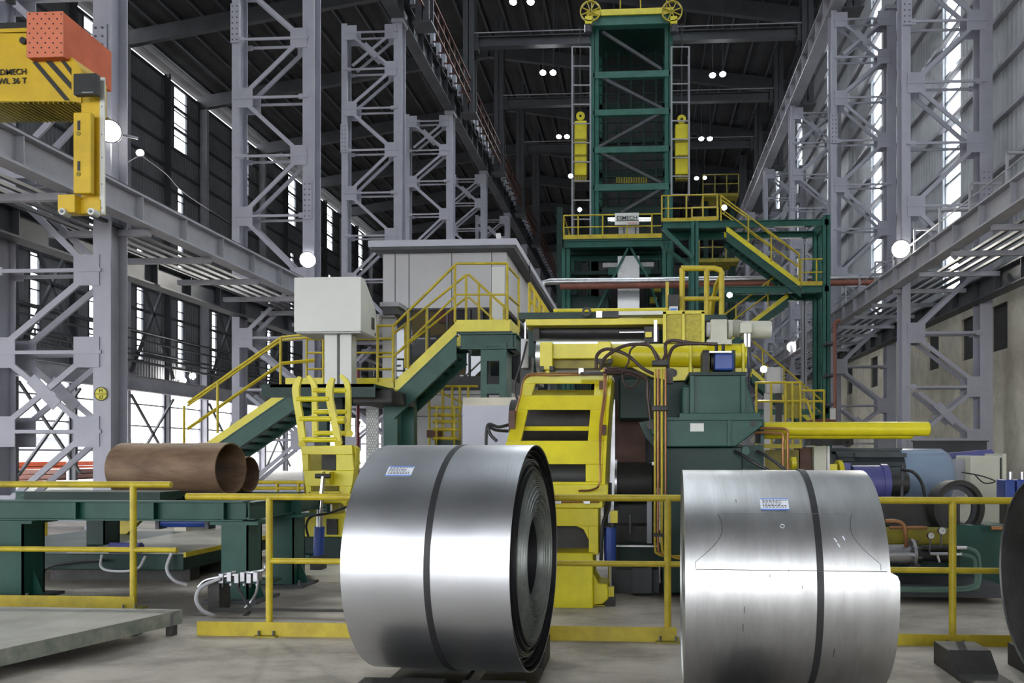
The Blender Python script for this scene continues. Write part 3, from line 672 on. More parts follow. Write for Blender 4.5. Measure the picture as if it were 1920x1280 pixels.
# ================================================================ checker plate platform, lower left
t = thing('floor_platform', 'low grey checker plate platform in the lower left corner', 'platform', (-5, 5.6, 0))
za = .20
A1 = at(341, 1153, 6.24); A1.z = za; B1 = Vector((PX(0, 4.9), 4.9, za)); D1 = (B1-A1).normalized(); B1 = A1+D1*5.5
E1 = Vector((-9.5, 6.34, za)); E0 = Vector((A1.x-.2, 6.26, za))
MB().prism([A1, E0, E1, B1-Vector((2,0,0)), B1], (0, 0, -.012)).build('deck_plate', CHK, t)
n1 = D1.cross(Vector((0,0,1))); MB().bar(A1+Vector((0,0,-.055)), B1+Vector((0,0,-.055)), .012, .11).build('edge_beam', mat('worn_grey_green', (.13,.16,.135), .6, dirt=.5, scale=7, dark=(.30,.29,.25)), t)
MB().bar(A1+D1*.12+Vector((0,0,-.06)), Vector((A1.x-.1, 6.26, za-.06)), .05, .1).build('end_beam', GDK, t)
for k in (.03, 2.2, 4.4):
    p = A1+D1*k+Vector((-.06,0,0)); MB().bx(p.x-.03, p.x+.03, p.y-.03, p.y+.03, 0, za-.012).build('leg', IRN, t)
    MB().bx(p.x-.33, p.x-.27, 6.2, 6.26, 0, za-.012).build('leg', IRN, t)
# ================================================================ green roller table at the left
t = thing('green_stand', 'long green steel stand at the left carrying the rusty pipes', 'steel stand', (-5, 8, 0))
Ya = 7.75
zt, zb_ = PZ(938, Ya, 300), PZ(975, Ya, 300)
fb = MB().ib((PX(-150, Ya), Ya, (zt+zb_)/2), (PX(462, Ya), Ya, (zt+zb_)/2), .16, zt-zb_, .014)
for px in (150, 295, 425): fb.bx(PX(px, Ya)-.008, PX(px, Ya)+.008, Ya-.075, Ya+.075, zb_+.01, zt-.01)
fb.build('front_beam', GRN, t)
Yb = 8.7; z2, z3 = PZ(922, Yb, 400), PZ(975, Yb, 400)
MB().ib((PX(40, Yb), Yb, zt-.12), (PX(565, Yb), Yb, zt-.12), .16, .24, .014).build('rear_beam', GRN, t)
MB().ib((PX(30, 9.6), 9.6, zt-.12), (PX(565, 9.6), 9.6, zt-.12), .16, .24, .014).build('rear_beam', GRN, t)
for px in (330, 545): MB().ib((PX(px, Yb), Ya, zt-.1), (PX(px, Yb), 9.6, zt-.1), .12, .18, .012).build('cross_beam', GRN, t)
MB().pb(45, 300, 922, 938, 7.9, 8.3).build('pad_plate', GRD, t)
def stand_post(px0, px1, Y, m=GRN, cap=True):
    x0, x1 = PX(px0, Y), PX(px1, Y); cx = (x0+x1)/2
    b = MB().bx(x0, x1, Y, Y+.02, .02, zb_-.02); b.bx(x0, x1, Y+.28, Y+.3, .02, zb_-.02); b.bx(cx-.012, cx+.012, Y+.02, Y+.28, .02, zb_-.02); b.bx(x1-.012, x1, Y+.0, Y+.3, .02, zb_-.02)
    b.build('post', m, t)
    MB().bx(x0-.14, x1+.14, Y-.1, Y+.4, 0, .03).build('base_plate', GDK, t)
    MB().bx(x0-.1, x1+.12, Y-.03, Y+.33, zb_-.03, zb_).build('cap_plate', m, t)
    for sx in (x0-.09, x1+.09): MB().cyl((sx, Y-.05, .03), (sx, Y-.05, .08), .015, 6).build('anchor_bolt', BOL, t)
    MB().prism([(x1, Y+.14, .03), (x1+.11, Y+.14, .03), (x1, Y+.14, .3)], (0, .012, 0)).build('rib_plate', m, t)
stand_post(-5, 42, 7.62); stand_post(415, 464, 7.62); stand_post(162, 195, 9.5, GRD); stand_post(502, 550, 8.55)
t = thing('floor_duct', 'low green machine bed with a grey top plate below the pipe stand', 'machine bed', (-5, 9, 0))
x0, x1 = PX(42, 8.6), PX(344, 8.6); zt2 = PZ(1035, 8.6, 200)
MB().bx(x0-1.2, x1, 8.6, 11.2, .16, zt2-.02).build('side_frame', GRD, t, bevel=.01)
MB().bx(x0+.5, x1+.02, 8.62, 11.2, zt2-.02, zt2).build('top_plate', CHK, t)
MB().bx(x1+.0, x1+.03, 8.6, 11.2, zt2-.05, zt2+.004).build('edge_strip', YRL, t)
for yv in (8.9, 9.6, 10.3): MB().bx(x0+.1, x1-.1, yv, yv+.2, 0, .16).build('foot_block', IRN, t)
MB().cyl((x0+1.1, 8.5, .42), (x0+1.45, 8.5, .42), .06, 16).build('motor_cover', PUR, t)
hose('looped_hose', [(x0+1.0, 8.5, .34), (x0+1.05, 8.42, .22), (x0+1.2, 8.4, .18), (x0+1.45, 8.42, .2), (x0+1.5, 8.5, .33)], .014, OFW, t)
hose('bent_conduit', [(x1-.1, 8.55, .38), (x1-.13, 8.5, .2), (x1-.02, 8.45, .08), (x1+.1, 8.5, .02)], .018, OFW, t)
hose('black_hose', [(x0+.3, 8.5, .0+.02), (x0+.35, 8.5, .18), (x0+.6, 8.5, .25), (x0+1.0, 8.52, .28)], .016, BLK, t)
t = thing('hydraulic_cylinder', 'blue cylinder lying under the pipe stand beam', 'hydraulic cylinder', at(350, 977, 8.0))
MB().cyl(at(300, 979, 8.05), at(396, 979, 8.05), .05, 20).build('barrel', BLU, t); MB().cyl(at(396, 979, 8.05), at(425, 979, 8.05), .022, 12).build('rod', CHR, t)
for px in (302, 394): p = at(px, 979, 8.05); MB().bx(p.x-.02, p.x+.02, 7.98, 8.12, p.z-.065, zb_+.05).build('end_clamp', GDK, t)
t = thing('hydraulic_cylinder', 'blue cylinder standing beside the green stand post', 'hydraulic cylinder', at(452, 1065, 7.75)*1)
MB().cyl(at(455, 1065, 8.0), at(455, 985, 8.0), .032, 16).build('barrel', BLU, t); MB().cyl(at(455, 985, 8.0), at(455, 965, 8.0), .014, 10).build('rod', CHR, t)
MB().cyl((at(455, 1065, 8).x, 8, 0), at(455, 1065, 8.0), .02, 8).build('support_stem', IRN, t)
# valve stand
t = thing('valve_stand', 'cluster of air valves and fittings on a stub post below the pipe stand', 'valve', at(440, 1150, 7.1)*1)
p = at(437, 1090, 7.3)
MB().bx(p.x-.19, p.x-.08, 7.2, 7.4, 0, p.z).build('stub_post', IRN, t); MB().bx(p.x-.2, p.x+.42, 7.2, 7.4, p.z, p.z+.03).build('shelf_plate', GRD, t)
for i, px in enumerate((418, 433, 447, 458, 470, 482)):
    q = at(px, 1082-3*(i % 2), 7.22); MB().bx(q.x-.022, q.x+.022, 7.18, 7.27, q.z-.05, q.z+.04).build('valve_block', ALU, t, bevel=.004); MB().cyl(q+Vector((0,0,-.09)), q, .016, 10).build('valve_stem', ALU if i % 2 else IRN, t)
MB().tube(spline([at(372, 1100, 7.2), at(385, 1088, 7.2), at(410, 1082, 7.2), at(490, 1070, 7.25), at(498, 1060, 7.3)]), .014, 8).build('air_line', ALU, t)
hose('grey_hose', [at(412, 1084, 7.15), at(378, 1100, 7.1), at(368, 1122, 7.05), at(378, 1143, 7.0), at(402, 1155, 7.0)], .017, OFW, t)
hose('black_hose', [at(445, 1100, 7.15), at(460, 1125, 7.1), at(470, 1142, 7.05), at(450, 1158, 7.0), at(400, 1160, 7.0)], .014, BLK, t)
hose('grey_hose', [at(485, 1085, 7.2), at(480, 1110, 7.15), at(468, 1130, 7.1), at(460, 1140, 7.1)], .012, ALU, t)
# kerb
MB().pb(490, 665, 1078, 1094, 8.9, 9.9).build('trim_1', CON, kind='structure')
MB().pb(400, 664, 1142, 1146, 6.9, 6.95).build('trim_2', IRN, kind='structure')
# rusty pipes
pa, pb_ = at(222, 884, 8.95), at(446, 880, 9.05); rr = at(0, 835, 9).z; rp = (PZ(836, 9, 330)-PZ(932, 9, 330))/2
t = MB().pipe(Vector((pa.x, 9.05, zt+rp)), Vector((pb_.x, 8.9, zt+rp)), rp, rp-.014, 64).build('steel_pipe', RST, label='wide rusty steel pipe lying on the green stand', category='pipe', origin=(pa.x, 9, zt))
pa, pb_ = at(330, 890, 10), at(500, 890, 10); rp2 = (PZ(859, 10, 500)-PZ(923, 10, 500))/2
MB().pipe(Vector((pa.x, 9.65, zt+rp2)), Vector((pb_.x, 9.55, zt+rp2)), rp2, rp2-.012, 56).build('steel_pipe', RST, label='narrower rusty pipe behind the right end of the wide one', category='pipe', origin=(pa.x, 9.6, zt))
# yellow barrier far behind the stand
t = thing('guard_rail', 'short yellow barrier standing behind the left end of the green stand', 'guard rail', (PX(60, 12), 12, 0))
for px in (58, 66, 78): MB().pb(px, px+6, 968, 1030, 12, 12.06).build('post', YRL, t)
MB().pb(40, 80, 1024, 1034, 12, 12.06).build('toe_board', YRL, t)
t = thing('guard_rail', 'yellow barrier behind the narrow rusty pipe', 'guard rail', (PX(540, 13), 13, 0))
for py in (904, 915): MB().cyl(at(470, py, 13), at(575, py, 13), .03, 8).build('rail', YRL, t)
for px in (520, 560): p = at(px, 904, 13); MB().cyl((p.x, 13, 0), p, .03, 8).build('post', YRL, t)
t = thing('floor_gusset', 'low yellow angled frame under the green stand', 'steel frame', (PX(240, 10.8), 10.9, 0))
MB().pp([(222, 975), (262, 975), (232, 1006), (222, 1006)], 10.8, 10.9).build('side_plate', YRL, t); MB().pb(215, 300, 971, 976, 10.75, 10.9).build('top_bar', YRL, t)
# ================================================================ yellow entry hood (centre)
def Yh(py): 
    pts = [(690, 8.5), (703, 8.35), (745, 8.0), (830, 7.75), (925, 7.62), (1200, 7.6)]
    for (a, ya), (b, yb) in zip(pts, pts[1:]):
        if py <= b: return ya+(yb-ya)*max(0, (py-a))/(b-a)
    return 7.6
def qd(b, x0, x1, x2, x3, ya, yb, th=.05, off=0):      # sloping plate piece: top x0..x1 at ya, bottom x2..x3 at yb
    return b.prism([at(x0, ya, Yh(ya)+off), at(x1, ya, Yh(ya)+off), at(x3, yb, Yh(yb)+off), at(x2, yb, Yh(yb)+off)], (0, th, 0))
t = thing('entry_hood', 'large yellow hood with window openings in the centre, partly behind the bright coil', 'machine', at(1040, 1146, 7.7)*1)
b = MB(); qd(b, 988, 1142, 980, 1141, 701, 719); qd(b, 980, 1004, 974, 997, 719, 741); qd(b, 1115, 1141, 1113, 1139, 719, 741); qd(b, 974, 1139, 966, 1136, 741, 768)
qd(b, 966, 990, 950, 977, 768, 826); qd(b, 1107, 1136, 1102, 1132, 768, 826); qd(b, 950, 1132, 935, 1130, 826, 870); qd(b, 935, 985, 925, 980, 870, 903); qd(b, 1098, 1130, 1098, 1129, 870, 903); qd(b, 925, 1129, 915, 1128, 903, 924)
b.build('hood_front', YEL, t, bevel=.008)
b = MB(); qd(b, 983, 1106, 982, 1105, 799, 807, .03, .08); b.build('window_bar', YEL, t)
b = MB(); b.prism([at(1000, 731, 8.3), at(1115, 731, 8.3), at(1113, 742, 8.1), at(996, 742, 8.1)], (0, .3, 0)); b.build('inner_shelf', YDK, t)
def side(px_off, name):
    out = [(1142, 701, 8.35), (1141, 719, 8.22), (1139, 741, 8.03), (1136, 768, 7.92), (1132, 826, 7.76), (1130, 870, 7.7), (1128, 924, 7.62)]
    L = [at(x, y, Y) for x, y, Y in out]; 
    if px_off: L = [Vector((px_off+(.02 if i < 4 else -.05*(i-3)), v.y, v.z)) for i, v in enumerate(L)]
    x = L[0].x
    back = [Vector((v.x, 9.1-.35*i/6, v.z)) for i, v in enumerate(L)]
    b = MB()
    for i in range(6): b.prism([L[i], L[i+1], back[i+1], back[i]], (.03, 0, 0))
    b.build(name, YEL, t)
side(0, 'side_plate')
MB().cyl(at(960, 790, 8.75), at(1128, 790, 8.75), .24, 40).build('dark_roll', IRN, t)
MB().cyl(at(930, 890, 8.3), at(1110, 890, 8.3), .13, 32).build('dark_roll', GDK, t)
MB().pb(925, 1130, 850, 925, 8.9, 9.0).build('inner_plate', BLK, t)
b = MB().pb(930, 1140, 908, 930, 7.6, 8.0); b.pb(930, 1130, 930, 952, 7.55, 8.0); b.build('cross_beam', YEL, t, bevel=.008)
b = MB().pb(960, 1122, 952, 986, 7.62, 8.05); b.pb(1104, 1122, 986, 1040, 7.62, 8.05); b.pp([(1104, 1012), (1104, 985), (1078, 985), (1094, 992)], 7.63, 8.0); b.build('lower_frame', YEL, t, bevel=.006)
MB().pb(960, 1104, 985, 1036, 7.95, 8.3).build('dark_opening', IRN, t)  # dark block stands in for the shade inside the frame opening
b = MB().pb(960, 1112, 1036, 1150, 7.55, 8.1); b.pp([(1112, 1075), (1122, 1093), (1139, 1095), (1141, 1122), (1130, 1132), (1112, 1134)], 7.6, 8.0); b.build('lower_tank', YEL, t, bevel=.012)
b = MB().pb(1110, 1138, 1134, 1150, 7.65, 7.9); b.build('foot', YEL, t)
for px in (1046, 1100): MB().pb(px-6, px+6, 936, 944, 7.5, 7.56).build('pipe_clamp', ALU, t)
MB().cyl(at(1030, 940, 7.52), at(1124, 940, 7.52), .013, 8).build('grease_line', COP, t)
for off, x2 in ((0, 1092), (9, 1100)):
    MB().tube(spline([at(1085, 920, 7.55), at(1110, 918, 7.52), at(1124, 906, 7.5), at(1125, 860, 7.55), at(1125+off*.3, 800, 7.7), at(1132+off*.4, 740, 7.85), at(1133+off*.3, 690, 8.15)], 5), .010, 8).build('copper_line', COP, t)
for y in (723, 806): p = at(1130, y, Yh(y)-.04); MB().bx(p.x-.035, p.x+.035, p.y-.02, p.y+.04, p.z-.05, p.z+.05).build('pipe_clamp', RBR, t)
for y0, y1 in ((704, 700), (707, 704)):
    MB().tube(spline([at(963, 790, 7.95-.08), at(975, 745, 7.9), at(988, y0, 8.2), at(1040, y1, 8.25), at(1125, y1-2, 8.25)], 5), .009, 8).build('copper_line', COP, t)
p = at(961, 787, 7.85); MB().bx(p.x-.03, p.x+.03, 7.8, 7.9, p.z-.09, p.z+.09).build('pipe_clamp', RBR, t)
hose('black_hose', [at(958, 795, 7.85), at(935, 800, 7.75), at(917, 795, 7.7), at(912, 810, 7.7), at(911, 850, 7.7)], .016, BLK, t)
hose('black_hose', [at(952, 808, 7.85), at(930, 806, 7.75), at(916, 800, 7.7), at(920, 815, 7.7), at(932, 827, 7.7)], .016, BLK, t)
# cylinder right of the hood
t = thing('hydraulic_cylinder', 'dark blue cylinder hanging right of the yellow hood between the coils', 'hydraulic cylinder', at(1145, 1110, 7.7)*1)
MB().cyl(at(1144, 1053, 7.7), at(1144, 988, 7.7), .058, 24).build('barrel', BLU, t); MB().pb(1144, 1158, 958, 980, 7.65, 7.75).build('top_clevis', YEL, t); MB().cyl(at(1148, 988, 7.7), at(1150, 975, 7.7), .03, 12).build('neck', BLK, t)
MB().cyl(at(1144, 1100, 7.7), at(1144, 1053, 7.7), .018, 12).build('rod', CHR, t); MB().pb(1138, 1151, 1100, 1119, 7.66, 7.74).build('bottom_clevis', YEL, t)
p = at(1144, 1119, 7.7); MB().bx(p.x-.05, p.x+.05, 7.64, 7.8, 0, p.z+.01).build('foot_block', IRN, t)
hose('black_hose', [at(1144, 905, 7.75), at(1142, 950, 7.7), at(1130, 985, 7.65), at(1127, 1050, 7.65)], .018, BLK, t)
# dark uncoiler behind, with brown plate and drum
t = thing('uncoiler_base', 'uncoiler with dark filled interior and a black drum between hood and green housing', 'machine base', at(1200, 1130, 9)*1)
b = MB().pb(1140, 1232, 985, 1125, 9.0, 9.8); b.build('interior_fill', IRN, t, bevel=.01)  # dark fill boxes here and below stand in for the shaded machine interior
MB().pb(1145, 1236, 1068, 1128, 8.4, 8.9).build('floor_block', GDK, t)
MB().pb(1185, 1222, 1065, 1112, 8.2, 8.4).build('bracket_plate', GDK, t); MB().pb(1160, 1240, 1020, 1058, 8.7, 8.9).build('cover_plate', GRD, t); MB().pb(1150, 1236, 1022, 1025, 8.68, 8.72).build('edge_bar', ALU, t)
MB().cyl(at(1154, 905, 9.2), at(1222, 905, 9.2), .24, 48).build('drum', IRN, t); MB().cyl(at(1154, 905, 9.2), at(1158, 905, 9.2), .27, 48).build('drum_rim', ALU, t)
MB().pb(1150, 1232, 925, 990, 9.3, 9.7).build('dark_fill', BLK, t)
MB().pb(1213, 1222, 940, 1020, 8.8, 8.83).build('pale_plate', LIL, t)
MB().cyl(at(1182, 1000, 8.7), at(1182, 965, 8.7), .01, 8).build('thin_rod', BOL, t); MB().lathe([(0,.001),(0,.1),(.03,.09),(.05,.001)], at(1180, 1003, 8.7), (0,0,1), 20).build('round_cap', GDK, t)
t = thing('guide_plate', 'red brown guide plate with cut corner behind the hood', 'plate', at(1180, 865, 9.35)*1)
MB().pp([(1154, 752), (1178, 752), (1210, 795), (1210, 868), (1154, 868)], 9.35, 9.40).build('plate', RBR, t); MB().pb(1154, 1230, 866, 872, 9.3, 9.42).build('lower_edge', ALU, t)
MB().pp([(1176, 753), (1235, 753), (1238, 862), (1212, 862), (1212, 794)], 9.6, 9.65).build('grey_plate', GDK, t); p = at(1180, 868, 9.37); MB().bx(p.x-.3, p.x+.3, 9.36, 9.45, .3, p.z).build('stand', BLK, t)
t = thing('steel_sheet', 'narrow shiny sheet edge standing right of the yellow hood', 'sheet', at(1148, 870, 8.9)*1)
b = MB(); b.prism([at(1143, 760, 9.0), at(1153, 748, 9.0), at(1153, 880, 9.0), at(1150, 980, 9.0), at(1140, 980, 9.0), at(1142, 880, 9.0)], (0, .02, 0)); b.build('sheet', ALU, t)
# ================================================================ green housing with copper lines
t = thing('gear_housing', 'big dark green gear housing between the two foreground coils', 'gear housing', at(1320, 1100, 8.3)*1)
b = MB().pp([(1298, 701), (1396, 701), (1418, 776), (1292, 776)], 8.15, 8.9); b.build('upper_casing', GRN, t, bevel=.012)
MB().pb(1279, 1296, 722, 778, 8.2, 8.8).build('side_lug', GRN, t, bevel=.02); MB().pb(1294, 1301, 704, 776, 8.08, 8.16).build('rib_plate', GRN, t); MB().pb(1390, 1397, 704, 776, 8.08, 8.16).build('rib_plate', GRN, t)
MB().pb(1292, 1400, 697, 703, 8.1, 8.95).build('top_flange', GRD, t)
MB().pb(1274, 1426, 774, 783, 8.02, 9.0).build('middle_flange', GRN, t, bevel=.004)
b = MB().pp([(1216, 786), (1430, 783), (1432, 797), (1418, 808), (1380, 837), (1242, 838), (1222, 812)], 8.0, 8.7); b.build('lower_casing', GRN, t, bevel=.012)
for px in (1247, 1367): MB().pb(px-3, px+3, 787, 836, 7.965, 8.02).build('rib_plate', GRN, t)
MB().pb(1240, 1432, 782, 787, 7.95, 8.75).build('edge_flange', GRN, t)
MB().pb(1294, 1320, 793, 809, 7.985, 8.0).build('name_plate', WHT, t, bevel=.004, label='small blank white plate')
p = at(1413, 794, 7.99); MB().lathe([(0,.001),(.012,.001),(.012,.028),(0,.028)], (p.x, 8.0, p.z), (0,-1,0), 20).build('bore', BLK, t)
MB().pp([(1198, 792), (1216, 788), (1246, 838), (1226, 838), (1210, 818)], 8.2, 8.6).build('hinge_arm', GRD, t)
b = MB().pb(1242, 1392, 838, 1112, 8.15, 9.2); b.build('dark_body', GRD, t, bevel=.01)
MB().pb(1160, 1300, 708, 786, 8.95, 9.4).build('rear_casing', GRD, t, bevel=.02)
MB().pb(1370, 1432, 834, 880, 8.2, 8.7).build('valve_box', GRD, t); MB().cyl(at(1398, 842, 8.15), at(1398, 842, 8.2), .035, 16).build('valve_cap', GRN, t)
MB().cyl(at(1398, 846, 8.12), at(1398, 846, 8.2), .04, 20).build('plug', GRN, t)
for k in (0, 42):
    hose('black_hose', [at(1378+k, 846, 8.1), at(1392+k, 853, 8.0), at(1415+k, 868, 7.9), at(1455+k*.6, 888, 7.85)], .017, BLK, t)
p = at(1222, 796, 7.97); MB().lathe([(0,.001),(.03,.001),(.03,.05),(0,.05)], (p.x, 8.0, p.z), (0,-1,0), 16).build('pin', IRN, t)
g = thing('copper_pipework', 'bundle of vertical copper pipes left of the green housing', 'pipes', at(1236, 1050, 7.8)*1)
for i, (px, r) in enumerate(((1228, .011), (1234, .013), (1241, .013), (1248, .011))):
    MB().tube(spline([at(px, 692, 7.85), at(px, 760, 7.85), at(px, 900, 7.85), at(px, 1020, 7.85), at(px+6, 1038, 7.85), at(px+22, 1042+i, 7.85), at(1285, 1042+i*3, 7.85)], 5), r, 8).build('pipe', COP if i % 2 else YRL, g)
for py in (680, 765): MB().pb(1222, 1254, py-5, py+5, 7.8, 7.9).build('pipe_clamp', IRN, g, bevel=.01)
MB().pb(1226, 1252, 1000, 1006, 7.8, 8.16).build('pipe_clamp', IRN, g)
g = thing('hose_bundle', 'brown black hydraulic hoses looping over the yellow hood', 'hoses', at(1180, 690, 8.4)*1)
for pts in ([(1118, 690), (1120, 665), (1140, 654), (1175, 665), (1205, 690), (1228, 702)], [(1126, 692), (1135, 670), (1165, 650), (1195, 645), (1220, 650), (1234, 678)], [(1165, 700), (1178, 680), (1183, 655), (1205, 643), (1225, 655), (1240, 678)],
            [(1240, 680), (1248, 665), (1248, 645), (1262, 638), (1300, 643), (1345, 645)], [(1252, 690), (1253, 672), (1262, 652), (1280, 645), (1310, 644)], [(1140, 690), (1165, 692), (1168, 712), (1178, 726), (1192, 722), (1199, 705)],
            [(1130, 698), (1170, 700), (1200, 708), (1216, 720), (1219, 760), (1223, 785)], [(1134, 694), (1180, 696), (1212, 710), (1214, 740), (1219, 785)]):
    MB().tube(spline([at(x, y, 8.05+.02*i) for i, (x, y) in enumerate(pts)]), .018 if pts[0][1] < 695 and pts[0][0] != 1140 else .011, 8).build('hose', mat('brown_hose', (.045, .025, .022), .4) if 'brown_hose' not in MATS else MATS['brown_hose'], g)
MB().pb(1088, 1170, 697, 702, 8.2, 8.3).build('valve_manifold', IRN, g); MB().pb(1248, 1262, 690, 718, 7.9, 8.05).build('hose_coupling', IRN, g); MB().pb(1085, 1094, 690, 700, 8.2, 8.26).build('fitting', ALU, g)
# ================================================================ roller bridge above the hood
t = thing('roller_bridge', 'yellow and green roller bridge above the hood with guard box', 'roller bridge', at(1110, 700, 9.2)*1)
MB().pb(985, 1245, 597, 609, 9.3, 9.7).build('yellow_beam', YEL, t, bevel=.006)
MB().pb(972, 1160, 585, 597, 9.5, 9.8).build('green_beam', GRD, t)
MB().pb(1160, 1246, 583, 590, 9.3, 9.5).build('slide_bar', WHT, t); MB().pb(1130, 1160, 583, 595, 9.3, 9.5).build('slide_block', BLK, t); MB().pb(1118, 1129, 583, 595, 9.3, 9.5).build('slide_foot', ALU, t)
MB().cyl(at(1038, 583, 10), at(1250, 581, 10), .03, 10).build('pipe_rail', YEL, t)
p = at(1100, 584, 9.4); MB().lathe([(-.012,.03),(-.012,.055),(.012,.055),(.012,.03)], p, (0,1,.0), 24, closed=True).build('lifting_ring', IRN, t)
MB().cyl(at(1014, 622, 9.6), at(1210, 622, 9.6), .082, 40).build('black_roller', BLK, t)
for px in (1005, 1219): MB().pb(px-6, px+6, 606, 640, 9.45, 9.75).build('bearing_block', IRN, t)
MB().pb(1208, 1236, 612, 642, 9.2, 9.4).build('clamp_unit', IRN, t); MB().pb(1210, 1222, 622, 632, 9.15, 9.2).build('clip', YEL, t); MB().pb(1226, 1232, 600, 640, 9.15, 9.2).build('guide_rod', ALU, t)
for px in (1002, 1232): MB().pb(px-12, px+10, 609, 700, 9.8, 10.1).build('leg', GRD, t)
MB().cyl(at(984, 636, 9.2), at(984, 690, 9.2), .045, 20).build('air_cylinder', OFW, t); MB().cyl(at(985, 604, 9.2), at(985, 636, 9.2), .015, 10).build('cylinder_rod', CHR, t); MB().pb(975, 996, 668, 720, 9.3, 9.5).build('cable_box', BLK, t)
hose('black_hose', [at(988, 640, 9.15), at(978, 680, 9.1), at(968, 710, 9.1), at(966, 735, 9.1), at(975, 760, 9.1)], .012, BLK, t)
MB().pb(990, 1010, 640, 720, 9.7, 10.2).build('green_post', GRD, t)
s = MB().pb(1245, 1319, 584, 642, 9.05, 9.6).build('guard_box', mat('mesh_yellow', (.45, .38, .02), .5, dirt=.35, scale=30), t)
for a in ((1243, 1321, 582, 588), (1243, 1249, 584, 642), (1315, 1321, 584, 642), (1279, 1284, 584, 642)): MB().pb(a[0], a[1], a[2], a[3], 9.02, 9.06).build('frame_bar', YEL, s)
b = MB().pb(1034, 1128, 644, 672, 8.65, 8.9); b.pb(1012, 1036, 641, 693, 8.6, 8.95); b.pb(1121, 1146, 640, 674, 8.6, 8.95); b.build('cross_arm', YEL, t, bevel=.008)
MB().pb(1036, 1124, 672, 690, 8.75, 8.95).build('lower_arm', YDK, t); MB().pb(1023, 1030, 692, 712, 8.65, 8.7).build('stem', YEL, t); MB().pb(1126, 1131, 674, 706, 8.65, 8.7).build('stem', YEL, t)
for px in (1015, 1034, 1125, 1144): MB().pb(px-4, px+4, 686 if px < 1100 else 672, 694 if px < 1100 else 680, 8.58, 8.7).build('bolt_foot', IRN, t)
r = MB().cyl(at(1008, 668, 9.35), at(1216, 668, 9.35), .20, 48).build('deflector_roll', STR, t)
t = thing('pinch_cylinder', 'thick horizontal yellow tube with flanges above the green housing', 'tube', at(1270, 700, 8.9)*1)
MB().cyl(at(1146, 667, 8.95), at(1398, 667, 8.95), .135, 40).build('tube', YEL, t)
for px in (1295, 1394): MB().pb(px-3, px+3, 643, 702, 8.78, 9.12).build('flange', YEL, t, bevel=.01)
b = MB().pp([(1185, 688), (1300, 688), (1300, 712), (1256, 714), (1222, 706)], 8.85, 9.0); b.build('saddle_plate', YEL, t); p = at(1262, 699, 8.84); MB().lathe([(0,.001),(.012,.001),(.012,.045),(0,.045)], (p.x, 8.85, p.z), (0,-1,0), 20).build('bore', BLK, t)
MB().pb(1300, 1400, 690, 701, 8.8, 9.1).build('base_plate', YEL, t)
t = thing('gear_motor', 'pale grey gear motor on top of the yellow tube', 'motor', at(1380, 640, 9.0)*1)
MB().pb(1333, 1364, 598, 640, 8.85, 9.15).build('gearbox', CRM, t, bevel=.012); MB().pb(1326, 1372, 636, 645, 8.8, 9.2).build('mount_plate', CRM, t); MB().cyl(at(1325, 618, 9.0), at(1334, 618, 9.0), .08, 24).build('flange', OFW, t)
MB().cyl(at(1364, 618, 9.0), at(1372, 618, 9.0), .11, 24).build('flange', CRM, t); b = MB(); 
for k in range(9): p = at(1373+k*1.9, 616, 9.0); b.lathe([(0,.02),(0,.095),(.006,.095),(.006,.02)], p, (1,0,0), 24, closed=True)
b.cyl(at(1372, 616, 9), at(1392, 616, 9), .07, 24); b.build('finned_motor', CRM, t)
MB().pb(1388, 1410, 604, 624, 8.82, 9.1).build('terminal_box', CRM, t, bevel=.008); MB().cyl(at(1390, 618, 9.0), at(1443, 618, 9.0), .098, 32).build('motor_barrel', CRM, t); MB().cyl(at(1443, 618, 9.0), at(1445, 618, 9.0), .09, 32).build('end_cover', WHT, t)
MB().pb(1395, 1400, 624, 650, 8.85, 8.9).build('cable_gland', ALU, t); MB().pb(1402, 1407, 624, 650, 8.85, 8.9).build('cable_gland', ALU, t)
hose('cable', [at(1404, 650, 8.87), at(1408, 680, 8.85), at(1404, 720, 8.9), at(1410, 775, 8.95)], .01, GDK, t); hose('cable', [at(1398, 650, 8.87), at(1403, 690, 8.9), at(1408, 775, 8.95)], .01, PUR, t)
t = thing('blue_motor', 'blue motor in a dark bracket on the green housing', 'motor', at(1358, 698, 8.5)*1)
MB().pb(1340, 1376, 662, 694, 8.4, 8.7).build('motor_body', BLU, t, bevel=.02); MB().cyl(at(1332, 678, 8.55), at(1341, 678, 8.55), .085, 24).build('flange', IRN, t)
MB().pb(1318, 1330, 656, 700, 8.4, 8.75).build('bracket', IRN, t); MB().pb(1371, 1379, 656, 700, 8.5, 8.75).build('bracket', GRD, t); MB().pb(1330, 1372, 658, 661, 8.45, 8.7).build('top_strap', ALU, t)
for px in (1343, 1356): MB().cyl(at(px, 660, 8.5), at(px, 645, 8.5), .018, 12).build('hose_fitting', IRN, t)
# ================================================================ yellow boom and drive line on the right
t = thing('yellow_tube', 'long smooth yellow tube reaching right from the green housing', 'tube', at(1580, 817, 8.4)*1)
MB().cyl(at(1426, 804, 8.4), at(1740, 804, 8.4), .073, 32).build('upper_tube', YEL, t); MB().cyl(at(1426, 811, 8.45), at(1709, 811, 8.45), .066, 32).build('lower_tube', YEL, t); MB().cyl(at(1740, 804, 8.4), at(1742, 804, 8.4), .06, 32).build('end_cap', YDK, t)
MB().pb(1426, 1433, 790, 830, 8.3, 8.7).build('mount_flange', GRN, t)
t = thing('copper_pipework', 'pair of copper pipes bending down below the yellow tube', 'pipes', at(1470, 870, 8.2)*1)
for k in (0, 1): MB().tube(spline([at(1408-12*k, 803+8*k, 8.2), at(1462-8*k, 803+8*k, 8.2), at(1476-8*k, 808+8*k, 8.2), at(1477-9*k, 825+8*k, 8.2), at(1477-9*k, 885, 8.2)], 6), .014, 8).build('pipe', COP, t)
